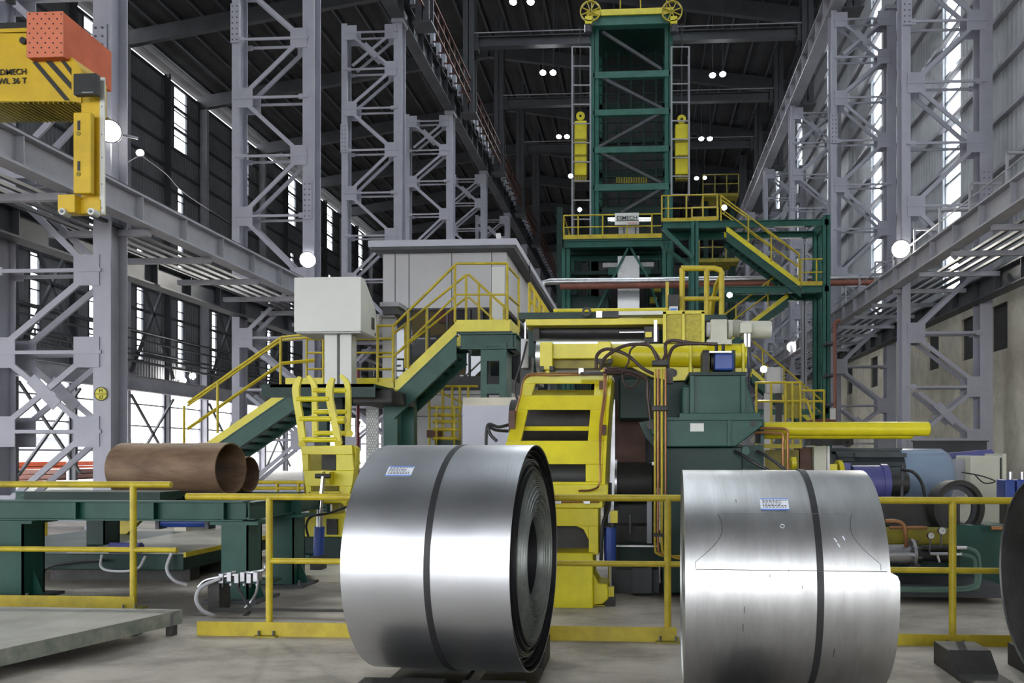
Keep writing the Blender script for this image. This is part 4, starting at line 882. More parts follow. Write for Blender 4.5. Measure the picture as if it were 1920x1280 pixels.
t = thing('drive_coupling', 'cream and brown drive coupling with yellow parts right of the green housing', 'coupling', at(1530, 880, 9.3)*1)
MB().pb(1526, 1550, 836, 960, 9.2, 9.6).build('cream_box', CRM, t, bevel=.006); MB().pb(1551, 1556, 836, 900, 9.2, 9.6).build('edge_plate', WHT, t); MB().pb(1498, 1521, 838, 960, 9.3, 9.6).build('brown_frame', RBR, t)
MB().pb(1434, 1504, 832, 840, 9.2, 9.4).build('yellow_bar', YEL, t); MB().pb(1441, 1500, 843, 900, 9.3, 9.6).build('yellow_block', YDK, t)
MB().pb(1520, 1600, 822, 834, 9.5, 9.8).build('dark_cover', IRN, t); MB().lathe([(0,.02),(0,.07),(.05,.07),(.05,.02)], at(1483, 868, 9.0), (1,0,0), 24, closed=True).build('yellow_ring', YEL, t)
p = at(1589, 829, 9.4); MB().lathe([(-.02,.022),(-.02,.055),(.02,.055),(.02,.022)], p, (.3,1,0), 28, closed=True).build('lifting_eye', IRN, t)
MB().pb(1434, 1560, 960, 1105, 9.3, 9.9).build('plinth', GRD, t)
t = thing('electric_motor', 'large electric motor with dark finned body and blue-grey fan cowl', 'motor', at(1670, 1000, 10)*1)
pc = at(1620, 893, 10.0); rm = .325
MB().cyl(at(1556, 893, 10), at(1690, 893, 10), rm-.03, 48).build('finned_body', MOT, t)
b = t.children[-1]
for k in range(18):
    th = R(-20+12*k); v = Vector((0, -math.cos(th), math.sin(th))); q = at(1562, 893, 10); e = at(1684, 893, 10)
    MB().bar(q+v*rm, e+v*rm, .012, .06, (0, -math.sin(th), -math.cos(th))).build('cooling_fin', MOT, b)
MB().pb(1604, 1700, 849, 857, 9.68, 9.8).build('terminal_plate', MOT, t); MB().pb(1556, 1692, 840, 846, 9.9, 10.1).build('top_cover', MOT, t)
L = (at(1780, 893, 10)-at(1683, 893, 10)).length
MB().lathe([(0, rm-.02), (0, rm+.015), (L*.82, rm+.015), (L*.93, rm-.03), (L, rm-.10), (L, .05), (L-.01, .001)], at(1683, 893, 10), (1,0,0), 56).build('fan_cowl', BLG, t)
MB().pb(1590, 1760, 945, 1105, 9.8, 10.3).build('motor_foot', GRD, t)
t = thing('safety_coupling', 'violet blue coupling guard with yellow ring in front of the big motor', 'coupling', at(1625, 930, 9.3)*1)
MB().cyl(at(1596, 905, 9.3), at(1655, 905, 9.3), .20, 32).build('barrel', PUR, t); MB().cyl(at(1650, 905, 9.3), at(1662, 905, 9.3), .215, 32).build('rim', PUR, t); MB().pb(1577, 1596, 868, 930, 9.2, 9.4).build('hub_block', PUR, t, bevel=.01)
MB().cyl(at(1569, 895, 9.3), at(1577, 895, 9.3), .20, 32).build('yellow_ring', YEL, t); MB().pb(1556, 1570, 870, 930, 9.2, 9.4).build('yellow_block', YEL, t)
MB().cyl(at(1662, 905, 9.3), at(1700, 905, 9.3), .12, 24).build('shaft_cover', IRN, t); MB().pb(1580, 1680, 935, 1105, 9.25, 9.6).build('stand', GRD, t)
hose('cable_loop', [at(1690, 880, 9.2), at(1712, 885, 9.1), at(1728, 905, 9.1), at(1735, 935, 9.1)], .018, BLK, t); MB().cyl(at(1693, 870, 9.2), at(1690, 950, 9.2), .02, 8).build('conduit', GDK, t)
t = thing('air_duct', 'dark round duct ring behind the right guard rail', 'duct', at(1793, 990, 8.9)*1)
p = at(1793, 952, 8.9); MB().lathe([(-.06,.25),(-.06,.305),(.10,.30),(.10,.25)], p, (-.25,1,0), 56, closed=True).build('ring', IRN, t); MB().lathe([(.0,.20),(.0,.252),(.02,.252),(.02,.20)], p, (-.25,1,0), 48, closed=True).build('inner_rim', GDK, t)
MB().pb(1750, 1786, 1000, 1095, 8.85, 9.1).build('stand', GRD, t)
t = thing('switch_cabinet', 'cream steel cabinet beside the blue-grey motor cowl', 'cabinet', at(1850, 940, 10.8)*1)
MB().pb(1820, 1878, 854, 1090, 10.8, 11.3).build('cabinet_body', CRM, t, bevel=.01); MB().pb(1880, 1887, 850, 1090, 10.75, 11.3).build('side_post', CRM, t); MB().pb(1876, 1879, 858, 1085, 10.78, 10.8).build('door_gap', BLK, t)
MB().pb(1790, 1822, 860, 930, 11, 11.2).build('open_frame', GRB, t)
t = thing('blue_beam', 'dark blue bar behind the cream cabinet top', 'bar', at(1815, 855, 11.6)*1)
MB().prism([at(1768, 850, 11.5), at(1860, 842, 11.5), at(1866, 852, 11.5), at(1772, 861, 11.5)], (0, .1, 0)).build('bar', PUR, t); p = at(1820, 856, 11.5); MB().bx(p.x-.03, p.x+.03, 11.52, 11.6, 0, p.z-.03).build('stem', GDK, t)
t = thing('blue_valve', 'pair of blue valve bodies at the right edge above the guard rail', 'valve', at(1905, 930, 9.8)*1)
for px in (1894, 1916): MB().pb(px-9, px+10, 899, 935, 9.7, 9.95).build('valve_body', BLU, t, bevel=.015); MB().cyl(at(px, 900, 9.8), at(px, 884, 9.8), .03, 12).build('valve_stem', ALU, t)
MB().pb(1888, 1925, 935, 1090, 9.75, 9.95).build('stand', IRN, t)
hose('cable', [at(1803, 885, 9.9), at(1840, 892, 9.9), at(1866, 902, 9.9), at(1845, 905, 9.9), at(1826, 888, 9.9)], .008, BLK, t)
# hydraulic skid
t = thing('hydraulic_skid', 'green hydraulic skid with gauges and hoses behind the right guard rail', 'hydraulic unit', at(1780, 1110, 8.3)*1)
MB().pb(1662, 1880, 1096, 1120, 8.0, 8.9).build('skid_frame', GDK, t); b = MB().pb(1790, 1900, 985, 1098, 8.7, 9.3); b.build('green_tank', GRN, t, bevel=.01)
MB().pb(1640, 1800, 1040, 1098, 8.6, 9.2).build('pump_block', GRD, t); MB().pb(1650, 1792, 992, 1022, 8.3, 8.6).build('yellow_block', YDK, t, bevel=.02); MB().pb(1650, 1800, 942, 985, 9.0, 9.2).build('dark_cover', IRN, t)
MB().cyl(at(1655, 1040, 8.1), at(1708, 1040, 8.1), .105, 32).build('steel_barrel', ALU, t); MB().cyl(at(1706, 1038, 8.1), at(1712, 1038, 8.1), .15, 32).build('flange', ALU, t); MB().cyl(at(1712, 1038, 8.1), at(1725, 1038, 8.1), .09, 24).build('neck', IRN, t)
for k in range(8):
    th = R(45*k+10); q = at(1703, 1038, 8.1)+Vector((0, math.cos(th)*.125, math.sin(th)*.125)); MB().cyl(q, q+Vector((.09,0,0)), .012, 6).build('flange_bolt', BOL, t)
MB().cyl(at(1725, 1038, 8.1), at(1790, 1044, 8.1), .065, 20).build('black_barrel', BLK, t); MB().cyl(at(1725, 1027, 8.05), at(1800, 1027, 8.05), .03, 16).build('pipe', IRN, t)
for px, py, r in ((1746, 1004, .033), (1767, 995, .038)):
    q = at(px, py, 7.95); MB().cyl(q+Vector((0,.05,-.16)), q+Vector((0,.02,-.02)), .009, 8).build('gauge_stem', BOL, t)
    gg = MB().lathe([(0,.001),(.0,r),(.03,r),(.03,.001)], q, (0,1,0), 28).build('pressure_gauge', IRN, t); MB().lathe([(0,.001),(.004,.001),(.004,r*.88),(0,r*.88)], q, (0,-1,0), 28).build('dial', WHT, gg)
    MB().bar(q+Vector((0,-.006,0)), q+Vector((r*.5,-.006,r*.4)), .004, .002, (0,1,0)).build('needle', WRT, gg)
MB().tube(spline([at(1660, 977, 8.0), at(1680, 977, 8.0), at(1694, 984, 8.0), at(1698, 1005, 8.0), at(1699, 1024, 8.05)], 6), .02, 10).build('bent_pipe', COP, t)
MB().cyl(at(1668, 989, 8.1), at(1738, 989, 8.1), .018, 12).build('copper_cylinder', COP, t); MB().cyl(at(1858, 990, 8.5), at(1896, 990, 8.5), .022, 12).build('copper_cylinder', COP, t)
for k, py in ((0, 1027), (1, 1039)):
    MB().cyl(at(1793-10*k, py, 8.0), at(1812-10*k, py, 8.0), .02, 12).build('hose_fitting', CHR, t)
    hose('green_hose', [at(1812-10*k, py, 8.0), at(1828-4*k, py+6, 8.0), at(1836-7*k, py+22, 8.0), at(1836-6*k, 1090, 8.0), at(1822-6*k, 1104-4*k, 7.95), at(1760, 1107-4*k, 7.95), at(1650, 1106-4*k, 7.95)], .020, HSG, t)
q = at(1757, 1040, 7.98); MB().cyl(q, q+Vector((.02,0,-.07)), .014, 8).build('valve_handle', CHR, t); MB().cyl(q+Vector((-.07,0,.01)), q+Vector((.1,0,.01)), .016, 8).build('valve_pipe', CHR, t)
# ================================================================ yellow peeler frame with cylinder (left of the bright coil)
t = thing('peeler_frame', 'yellow hooked peeler frame with ladder like arms below the white box', 'machine frame', at(605, 1045, 9.9)*1)
def curved(pix, w, Y, th, name):
    c = spline([at(x, y, Y) for x, y in pix], 5); b = MB(); n = len(c)
    ww = [w*(.55+.45*min(1, i/4)) for i in range(n)]
    vs = []
    for i, p in enumerate(c):
        d = (c[min(i+1, n-1)]-c[max(i-1, 0)]).normalized(); s = Vector((d.z, 0, -d.x))
        for sg in (-1, 1):
            for dy in (0, th): vs.append(p+s*ww[i]*sg/2+Vector((0, dy, 0)))
    fs = []
    for i in range(n-1):
        o = 4*i; q = o+4; fs += [(o, o+2, q+2, q), (o+1, q+1, q+3, o+3), (o, q, q+1, o+1), (o+2, o+3, q+3, q+2)]
    fs += [(0, 1, 3, 2), (4*n-4, 4*n-2, 4*n-1, 4*n-3)]
    b.add(vs, fs); return b.build(name, YEL, t)
curved([(562, 706), (554, 726), (556, 752), (562, 790), (567, 832)], .085, 9.7, .05, 'hook_arm'); curved([(623, 708), (617, 728), (618, 752), (626, 790), (634, 832)], .085, 9.7, .05, 'hook_arm')
curved([(577, 704), (588, 724), (589, 760), (590, 818)], .07, 10.4, .05, 'hook_arm'); curved([(638, 703), (650, 720), (652, 760), (651, 818)], .07, 10.4, .05, 'hook_arm')
for a in ((557, 618, 748, 9.72), (562, 622, 785, 9.72), (568, 632, 824, 9.72), (588, 650, 732, 10.42), (589, 651, 772, 10.42), (590, 651, 812, 10.42)):
    MB().cyl(at(a[0], a[2], a[3]), at(a[1], a[2], a[3]), .033, 14).build('rung', YEL, t)
for px, py in ((566, 832), (634, 832), (656, 812)): MB().cyl(at(px, py, 9.66), at(px, py, 9.8), .042, 16).build('pivot_boss', YEL, t)
MB().cyl(at(628, 787, 9.75), at(647, 787, 9.75), .05, 14).build('end_boss', YEL, t)
def bars(lst, m, name, par, Y0, Y1, bev=.006):
    b = MB()
    for l in lst: b.pp(l, Y0, Y1)
    return b.build(name, m, par, bevel=bev)
bars([[(563, 836), (660, 834), (661, 852), (565, 852)], [(565, 852), (578, 852), (578, 882), (568, 882)], [(630, 852), (661, 852), (664, 882), (630, 882)], [(568, 882), (664, 882), (660, 911), (572, 911)], [(572, 911), (583, 911), (583, 948), (578, 948)], [(636, 911), (660, 911), (648, 950), (636, 940)], [(578, 921), (640, 921), (640, 925), (578, 925)]], YEL, 'frame_plate', t, 9.65, 9.72)
bars([[(660, 834), (668, 840), (668, 870), (652, 950), (648, 950), (661, 852)]], YEL, 'side_plate', t, 9.72, 9.86)
MB().pb(570, 650, 842, 945, 10.35, 10.4).build('rear_plate', YDK, t); MB().pb(603, 628, 852, 880, 10.1, 10.3).build('inner_box', GDK, t)
MB().cyl(at(583, 939, 9.9), at(642, 939, 9.9), .03, 14).build('cross_tube', YEL, t)
for px in (600, 613): MB().pb(px-3, px+4, 884, 908, 9.5, 9.66).build('clevis_plate', YEL, t)
MB().pb(553, 648, 964, 1006, 10.0, 10.4).build('base_beam', YEL, t, bevel=.006); MB().pb(612, 632, 973, 1002, 9.96, 10.02).build('slot', IRN, t)
MB().pb(530, 668, 1006, 1052, 10.0, 10.9).build('green_base', GRD, t, bevel=.01)
MB().pb(545, 580, 1040, 1052, 9.8, 10.1).build('green_foot', GRN, t)
for px in (585, 628): MB().pb(px-5, px+5, 940, 966, 10.05, 10.3).build('support_stem', YDK, t)
t = thing('hydraulic_cylinder', 'blue cylinder with long chrome rod in front of the yellow peeler frame', 'hydraulic cylinder', at(596, 1045, 9.4)*1)
MB().cyl(at(597, 1042, 9.4), at(599, 987, 9.4), .062, 24).build('barrel', BLU, t); MB().cyl(at(599, 987, 9.4), at(600, 955, 9.4), .038, 16).build('gland', ALU, t); MB().cyl(at(600, 957, 9.4), at(606, 893, 9.42), .024, 14).build('rod', CHR, t)
MB().cyl(at(592, 892, 9.45), at(619, 892, 9.45), .03, 12).build('clevis_pin', IRN, t); p = at(597, 1042, 9.4); MB().bx(p.x-.07, p.x+.07, 9.32, 9.48, 0, p.z+.01).build('foot_block', IRN, t)
hose('black_hose', [at(578, 1005, 9.35), at(574, 985, 9.3), at(584, 968, 9.3), at(615, 962, 9.3), at(650, 950, 9.3)], .014, BLK, t)
# ================================================================ left access stairs
def flight(t, px0, py0, px1, py1, Y0, W, dir_up=1, n=10, mg=GRD, ytop=.17, gh=.33):
    """stringers from low pixel point to high pixel point (top edge of the yellow band) at distances Y0 and Y0+W, with treads"""
    for Y in (Y0, Y0+W):
        a = at(px0, py0, Y0); c = at(px1, py1, Y0); a.y = c.y = Y; dz = Vector((0,0,1))
        MB().prism([a, c, c-dz*ytop, a-dz*ytop], (0, .012, 0)).build('yellow_kick_plate', YEL, t)
        b = MB(); lo = dz*ytop; b.prism([a-lo, c-lo, c-lo-dz*gh, a-lo-dz*gh], (0, .02, 0))
        b.bar(a-lo-dz*(gh-.01)+Vector((0,.04,0)), c-lo-dz*(gh-.01)+Vector((0,.04,0)), .1, .02); b.bar(a-lo+Vector((0,.04,0)), c-lo+Vector((0,.04,0)), .1, .02)
        b.build('stringer', GRN, t)
    a = at(px0, py0, Y0); c = at(px1, py1, Y0)
    for i in range(n):
        p = a.lerp(c, (i+.5)/n)-Vector((0,0,ytop+.12)); s = .13 if c.x > a.x else -.13
        MB().bx(p.x-.13, p.x+.13, Y0+.03, Y0+W-.02, p.z-.03, p.z).build('tread', mg, t)
        MB().bx(p.x-s-.01, p.x-s+.01, Y0+.03, Y0+W-.02, p.z-.04, p.z+.005).build('tread_nosing', YDK, t)
def srail(t, pts, h, Y, posts, midk=(.5,), r=.024):
    """rail whose base points are pixels at distance Y"""
    P = [at(x, y, Y) for x, y in pts]; up = Vector((0,0,1))
    MB().tube([p+up*h for p in P], r, 10).build('handrail', YRL, t)
    for k in midk: MB().tube([p+up*h*k for p in P], r*.85, 8).build('mid_rail', YRL, t)
    for x, y in posts: p = at(x, y, Y); MB().cyl(p, p+up*h, r, 10).build('post', YRL, t)
Y0 = 14.0
t = thing('access_stairs', 'yellow and green stairs rising past the white box up to a railed platform', 'stairs', at(560, 1000, Y0)*1)
flight(t, 345, 858, 562, 709, Y0, .8, n=11)
flight(t, 738, 716, 856, 603, Y0, .8, n=8, ytop=.24, gh=.42)
for Yq in (Y0-.02, Y0+.85): srail(t, [(352, 850), (528, 728)] + [(590, 722)], .92, Yq, [(408, 812), (526, 729), (345, 856)])
srail(t, [(575, 722), (735, 722)], .88, Y0+.9, [(575, 722), (606, 722), (662, 722), (708, 722)], (.35, .7))
srail(t, [(707, 716), (738, 716), (856, 600), (951, 600)], 1.0, Y0-.02, [(708, 716), (737, 716), (765, 690), (853, 603), (951, 600)], (.45,))
srail(t, [(735, 712), (874, 600), (880, 600), (955, 668)], .85, Y0+.88, [(760, 690), (800, 660), (874, 600), (898, 618), (920, 640), (945, 655)], (.5,))
for py, k in ((498, 0), (553, 1)): MB().tube([at(951, py, Y0-.02), at(951, py, Y0-.02)+Vector((.05, 1.0, 0))], .024, 8).build('handrail' if not k else 'mid_rail', YRL, t)
p = at(951, 498, Y0-.02)+Vector((.05, 1.0, 0)); MB().cyl(p, (p.x, p.y, PZ(604, Y0)), .024, 8).build('post', YRL, t)
# landing and platform
zl = PZ(730, Y0, 640)
MB().bx(PX(560, Y0), PX(740, Y0), 12.9, 14.95, zl-.05, zl).build('landing_deck', GRD, t)
for Yq in (12.9, 14.94): MB().bx(PX(545, Y0), PX(742, Y0), Yq, Yq+.02, zl-.22, zl-.0).build('landing_beam', GRD, t)
MB().pb(535, 606, 708, 727, Y0, Y0+.01).build('toe_board', YEL, t); MB().pb(660, 740, 708, 727, Y0, Y0+.01).build('toe_board', YEL, t)
MB().pb(660, 735, 730, 756, 13.2, 14.6).build('dark_bracket', IRN, t, bevel=.03)
zp = PZ(620, Y0, 900)
MB().bx(PX(858, Y0), PX(958, Y0), Y0, Y0+1.0, zp-.04, zp).build('platform_deck', GRD, t)
MB().pb(852, 956, 599, 621, Y0-.012, Y0).build('toe_board', YEL, t); x = PX(956, Y0); MB().bx(x, x+.012, Y0, Y0+1.0, zp, zp+.2).build('toe_board', YEL, t)
b = MB(); b.ib((PX(862, Y0), Y0+.08, zp-.18), (PX(966, Y0), Y0+.08, zp-.18), .15, .28, .02); b.ib((PX(862, Y0), Y0+.95, zp-.18), (PX(966, Y0), Y0+.95, zp-.18), .15, .28, .02); b.ib((PX(960, Y0), Y0, zp-.18), (PX(960, Y0), Y0+1, zp-.18), .15, .28, .02); b.build('platform_beam', GRN, t)
for px0, px1, Yq in ((719, 745, 14.05), (749, 776, 14.5), (719, 745, 14.8)): MB().pb(px0, px1, 748, 1010, Yq, Yq+.22).build('support_column', GRN, t)
for x0, Yq in ((PX(600, Y0), 14.7), (PX(640, Y0), 13.0)): MB().bx(x0, x0+.14, Yq, Yq+.14, 0, zl-.05).build('support_column', GRD, t)
MB().bx(PX(330, Y0), PX(352, Y0), Y0-.05, Y0+.95, 0, PZ(862, Y0)).build('foot_block', CON, t)
# pedestal under the platform
t2 = thing('green_pedestal', 'green steel pedestal with openings under the stair platform', 'pedestal', at(925, 760, 14.1)*1)
b = MB(); 
for a in ((901, 913, 643, 745), (936, 950, 643, 745)): b.pb(*a, 14.05, 14.25)
for a in ((902, 949, 655, 676), (902, 949, 720, 738), (902, 949, 643, 648)): b.pb(*a, 14.04, 14.24)
b.pb(901, 905, 643, 745, 14.25, 14.8); b.pb(944, 950, 643, 745, 14.25, 14.8); b.build('frame', GRN, t2)
MB().pb(868, 966, 745, 1000, 13.9, 15.2).build('concrete_plinth', CON, t2)
t2 = thing('sheet_panel', 'plain lilac grey panel in front of the concrete plinth', 'panel', at(905, 1000, 13.4)*1)
MB().pb(867, 962, 760, 1020, 13.4, 13.44).build('panel', LIL, t2)
# ================================================================ white gauge box
t = thing('gauge_box', 'big white box on two white posts above the stair landing', 'cabinet', at(630, 730, 13)*1)
pL, pR = at(551, 622, 12.95), at(677, 622, 12.95); zt1 = PZ(519, 12.95, 615); zb1 = pL.z; W = pR.x-pL.x
prof = [(pL.x, 12.95, zb1), (pL.x, 13.72, zb1), (pL.x, 13.72, zt1-.50), (pL.x, 13.60, zt1-.34), (pL.x, 13.15, zt1-.02), (pL.x, 13.05, zt1), (pL.x, 12.95, zt1)]
MB().prism(prof, (W, 0, 0)).build('housing', WHT, t, bevel=.012)
MB().bx(pL.x+.03, pR.x-.02, 12.99, 13.68, zb1-.02, zb1).build('bottom_plate', OFW, t)
MB().bx(pR.x, pR.x+.006, 13.45, 13.6, zb1+.12, zb1+.32).build('vent_grille', GDK, t); MB().bx(pR.x, pR.x+.006, 13.62, 13.67, zb1+.02, zb1+.08).build('small_grille', GDK, t)
for a, c in ((608, 632), (637, 659)): 
    q = MB().pb(a, c, 626, 728, 13.15, 13.40); q.build('post', WHT, t, bevel=.008)
MB().pb(604, 664, 724, 731, 13.1, 13.45).build('base_plate', WHT, t)
t = thing('line_camera', 'grey camera housing on a bracket right of the white box', 'camera', at(732, 590, 14.6)*1)
MB().pb(712, 748, 566, 574, 14.3, 14.8).build('sun_shield', GRB, t); MB().pb(717, 746, 574, 589, 14.4, 14.8).build('camera_body', GDK, t, bevel=.01); MB().cyl(at(712, 590, 14.5), at(712, 620, 14.6), .05, 10).build('stem', OFW, t)
MB().pb(706, 740, 588, 594, 14.5, 14.7).build('bracket', GRB, t); MB().pb(717, 742, 594, 720, 14.95, 15.02).build('back_panel', OFW, t)
# perforated column and red pipe below the landing
t = thing('perforated_post', 'perforated grey cable riser standing under the stair landing', 'post', at(697, 1000, 15)*1)
b = MB().pb(686, 710, 762, 1000, 14.6, 14.62); s = b.build('perforated_sheet', PERF, t)
x0, x1 = PX(687, 14.6), PX(709, 14.6); z = .1; hb_ = MB(); k = 0
while z < PZ(765, 14.6):
    for i in range(4):
        xx = x0+.02+(x1-x0-.04)*(i+.5*(k % 2))/4
        hb_.bx(xx, xx+.025, 14.59, 14.6, z, z+.028)
    z += .05; k += 1
o = hb_.build('hole_pattern', WHT, s); o['kind'] = 'stuff'
t = thing('red_pipe', 'thin dark red vertical pipe left of the perforated post', 'pipe', at(671, 1000, 15.3)*1); MB().cyl((PX(671, 15.3), 15.3, 0), (PX(671, 15.3), 15.3, PZ(690, 15.3)), .032, 10).build('pipe', mat('dark_red_paint', (.2, .015, .03), .4), t)
# ================================================================ control cabin
t = thing('control_cabin', 'grey panelled control cabin with flat overhanging roof and dark windows', 'cabin', at(835, 1000, 17)*1)
Yc = 16.5; xa, xb = PX(718, Yc), PX(950, Yc); zc = PZ(470, Yc, 835); zw = PZ(577, Yc, 835); zs = PZ(705, Yc, 835)
MB().bx(PX(690, 16.1), PX(968, 16.1), 16.1, 24.5, zc, zc+.13).build('roof', LIL, t); MB().bx(PX(690, 16.1)+.05, PX(968, 16.1)-.05, 16.15, 24.4, zc-.05, zc).build('soffit', GDK, t)
MB().bx(xa, xb, Yc, 24.2, zw, zc-.05).build('upper_wall', OFW, t)
for px in (741, 767, 847, 922): x = PX(px, Yc); MB().bx(x-.008, x+.008, Yc-.006, Yc, zw, zc-.05).build('panel_joint', GDK, t)
MB().bx(xa+.05, xb-.05, Yc+.03, 24.1, zs, zw-.02).build('window_glass', GLS, t)
for px in (768, 803, 838, 880, 918, 948): x = PX(px, Yc); MB().bx(x-.02, x+.02, Yc-.0, Yc+.03, zs, zw).build('window_mullion', GDK, t)
MB().bx(xa, xb, Yc-.01, Yc+.03, zw-.04, zw).build('window_head', BLK, t)
MB().bx(xa, xb, Yc, 24.2, zs-.3, zs).build('sill_beam', GDK, t); MB().bx(xa, xb, Yc, 24.2, 0, zs-.3).build('lower_wall', OFW, t)
for py in (740, 780): z = PZ(py, Yc, 835); MB().bx(xa, xb, Yc-.006, Yc, z-.008, z+.008).build('panel_joint', GDK, t)
MB().pb(922, 946, 500, 600, Yc-.04, Yc).build('door_reflection', WHT, t, label='door beside the platform, its glass reflection painted white')  # white paint stands in for the reflection in the door glass
MB().pb(885, 905, 578, 600, Yc-.03, Yc).build('display', BLK, t)
for y in (18, 20, 22, 23.9): MB().bx(xb, xb+.006, y-.01, y+.01, zs, zc-.05).build('panel_joint', BLK, t)
MB().tube(spline([(PX(992, 18), 18.0, zc+.1), (PX(994, 18), 18, zc-.4), (PX(992, 18), 18, zc-1.6), (PX(975, 18), 18, zs)]), .02, 6).build('cable', BLK, t)
MB().cyl(at(936, 452, 16.4), at(934, 438, 16.4), .05, 12).build('roof_stub', WHT, t)
# small yellow coil winder behind, with its railing
t = thing('winder_reel', 'small yellow reel with round side plates beside the lilac panel', 'reel', at(835, 860, 15.5)*1)
for px in (817, 850): q = at(px, 800, 15.5); MB().lathe([(0,.30),(0,.42),(.03,.42),(.03,.30)], q, (1,.25,0), 40, closed=True).build('side_ring', YRL, t)
for py in (778, 790, 805, 822): MB().cyl(at(812, py, 15.5), at(858, py, 15.5), .035, 10).build('cross_tube', YRL, t)
MB().pb(800, 820, 806, 820, 15.5, 15.9).build('hub', RBR, t); MB().pb(815, 852, 825, 1000, 15.4, 15.9).build('stand', GRD, t)
t = thing('guard_rail', 'yellow railing behind the small reel, in front of the cabin wall', 'guard rail', at(840, 1000, 16)*1)
for px in (805, 830, 848, 862, 878): p = at(px, 723, 16.1); MB().cyl((p.x, 16.1, .0), p, .025, 8).build('post', YRL, t)
for py in (724, 764): MB().cyl(at(802, py, 16.1), at(896, py, 16.1), .025, 8).build('rail', YRL, t)
MB().tube([at(810, 728, 16.15), at(868, 755, 16.15)], .02, 8).build('brace', YRL, t)
# yellow rails beside the roller bridge
t = thing('guard_rail', 'yellow railing sloping down between the cabin and the roller bridge', 'guard rail', at(1010, 600, 13)*1)
for px, y0, y1 in ((993, 531, 590), (1003, 545, 600), (1012, 560, 608), (1020, 572, 612)): MB().cyl(at(px, y0, 12.6), at(px, y1, 12.6), .028, 8).build('post', YRL, t)
MB().tube([at(992, 530, 12.6), at(1031, 592, 12.6)], .028, 8).build('handrail', YRL, t); MB().tube([at(992, 558, 12.6), at(1024, 606, 12.6)], .024, 8).build('mid_rail', YRL, t); MB().pb(990, 1035, 606, 616, 12.5, 12.8).build('support_beam', GRD, t)
x = PX(1000, 12.6); MB().bx(x-.06, x+.06, 12.55, 12.7, 0, PZ(612, 12.6)).build('support_post', GRD, t)
t = thing('guard_rail', 'tall yellow railing with a ladder end above the guard box', 'guard rail', at(1320, 600, 10.5)*1)
MB().tube(spline([at(1279, 590, 10.4), at(1279, 503, 10.4)], 2), .036, 12).build('post', YRL, t)
MB().tube([at(1277, 503, 10.4), at(1340, 503, 10.4), at(1350, 506, 10.4), at(1355, 516, 10.4)], .036, 12).build('top_rail', YRL, t); MB().cyl(at(1279, 560, 10.4), at(1358, 560, 10.4), .03, 12).build('mid_rail', YRL, t)
for px in (1325, 1353): MB().cyl(at(px, 503+(px > 1350)*6, 10.4), at(px, 596, 10.4), .036, 12).build('post', YRL, t)
MB().tube([at(1353, 515, 10.4), at(1342, 535, 10.7), at(1334, 596, 11.0)], .028, 10).build('ladder_rail', YRL, t); MB().tube([at(1352, 520, 11.4), at(1335, 560, 11.4), at(1330, 596, 11.4)], .028, 10).build('ladder_rail', YRL, t)
MB().pb(1248, 1254, 528, 586, 10.4, 10.45).build('post', YRL, t); MB().pb(1270, 1362, 590, 600, 10.3, 11.4).build('deck', GRD, t)
x = PX(1345, 11.2); MB().bx(x-.06, x+.06, 11.2, 11.32, 0, PZ(596, 10.8)).build('support_post', GRD, t)
t = thing('notice_plate', 'small white notice with blue print above the guard box', 'sign', at(1262, 586, 10.2)*1)
MB().pb(1255, 1271, 574, 585, 10.2, 10.22).build('plate', WHT, t); MB().pb(1257, 1269, 578, 581, 10.19, 10.2).build('print', BLUP, t); MB().pb(1253, 1273, 552, 574, 10.25, 10.35).build('dark_box', IRN, t)
# ================================================================ cross pipes
t = thing('service_pipe', 'long silver pipe with a brown pipe below it crossing the hall behind the machine', 'pipe', at(1350, 525, 31)*1)
MB().tube([at(1017, 545, 31.3), at(1019, 530, 31.3), at(1030, 528, 31.3), at(1688, 519, 31.3)], .12, 12).build('silver_pipe', ALU, t)
MB().tube([at(1050, 537, 31.3), at(1640, 529, 31.3), at(1675, 528, 31.3)], .12, 12).build('brown_pipe', RED, t)
t = thing('red_pipe', 'thin red pipe running down the right post of the stair tower', 'pipe', at(1565, 780, 28)*1)
MB().tube(spline([at(1575, 600, 28), at(1566, 606, 28), at(1565, 625, 28), at(1565, 780, 28), at(1558, 787, 28), at(1520, 790, 27.8), at(1495, 798, 27.8)], 5), .06, 8).build('pipe', RED, t)

for py in (640, 700, 755): MB().pb(1550, 1566, py, py+5, 28.0, 28.62).build('pipe_bracket', GDK, t)
MB().pb(1558, 1567, 765, 786, 27.8, 27.95).build('white_wrap', WHT, t)
# ================================================================ strip tower
def boxcol(b, x, Y, z0, z1, w=.3): b.bx(x-w/2, x+w/2, Y, Y+.02, z0, z1); b.bx(x-w/2, x+w/2, Y+w-.02, Y+w, z0, z1); b.bx(x-.015, x+.015, Y, Y+w, z0, z1); return b
t = thing('strip_tower', 'tall green strip accumulator tower with yellow top deck and sheaves', 'tower', at(1183, 460, 37)*1)
Yt = 36.0; xl, xr = PX(1115, Yt), PX(1254, Yt); zt_ = PZ(38, Yt, 1180); z0 = PZ(455, Yt, 1180)
for x in (xl, xr):
    for yy_ in (Yt, Yt+3.2): boxcol(MB(), x, yy_, 0, zt_, .36).build('tower_leg', GRT, t)
for py0, py1 in ((134, 146), (205, 216), (275, 286), (345, 357)):
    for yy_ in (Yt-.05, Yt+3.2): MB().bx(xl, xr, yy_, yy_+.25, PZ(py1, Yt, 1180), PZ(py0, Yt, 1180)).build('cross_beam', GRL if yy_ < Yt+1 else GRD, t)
    for x in (xl, xr): MB().bar((x, Yt, PZ(py0+5, Yt, 1180)), (x, Yt+3.2, PZ(py0+5, Yt, 1180)), .15, .2).build('side_beam', GRD, t)
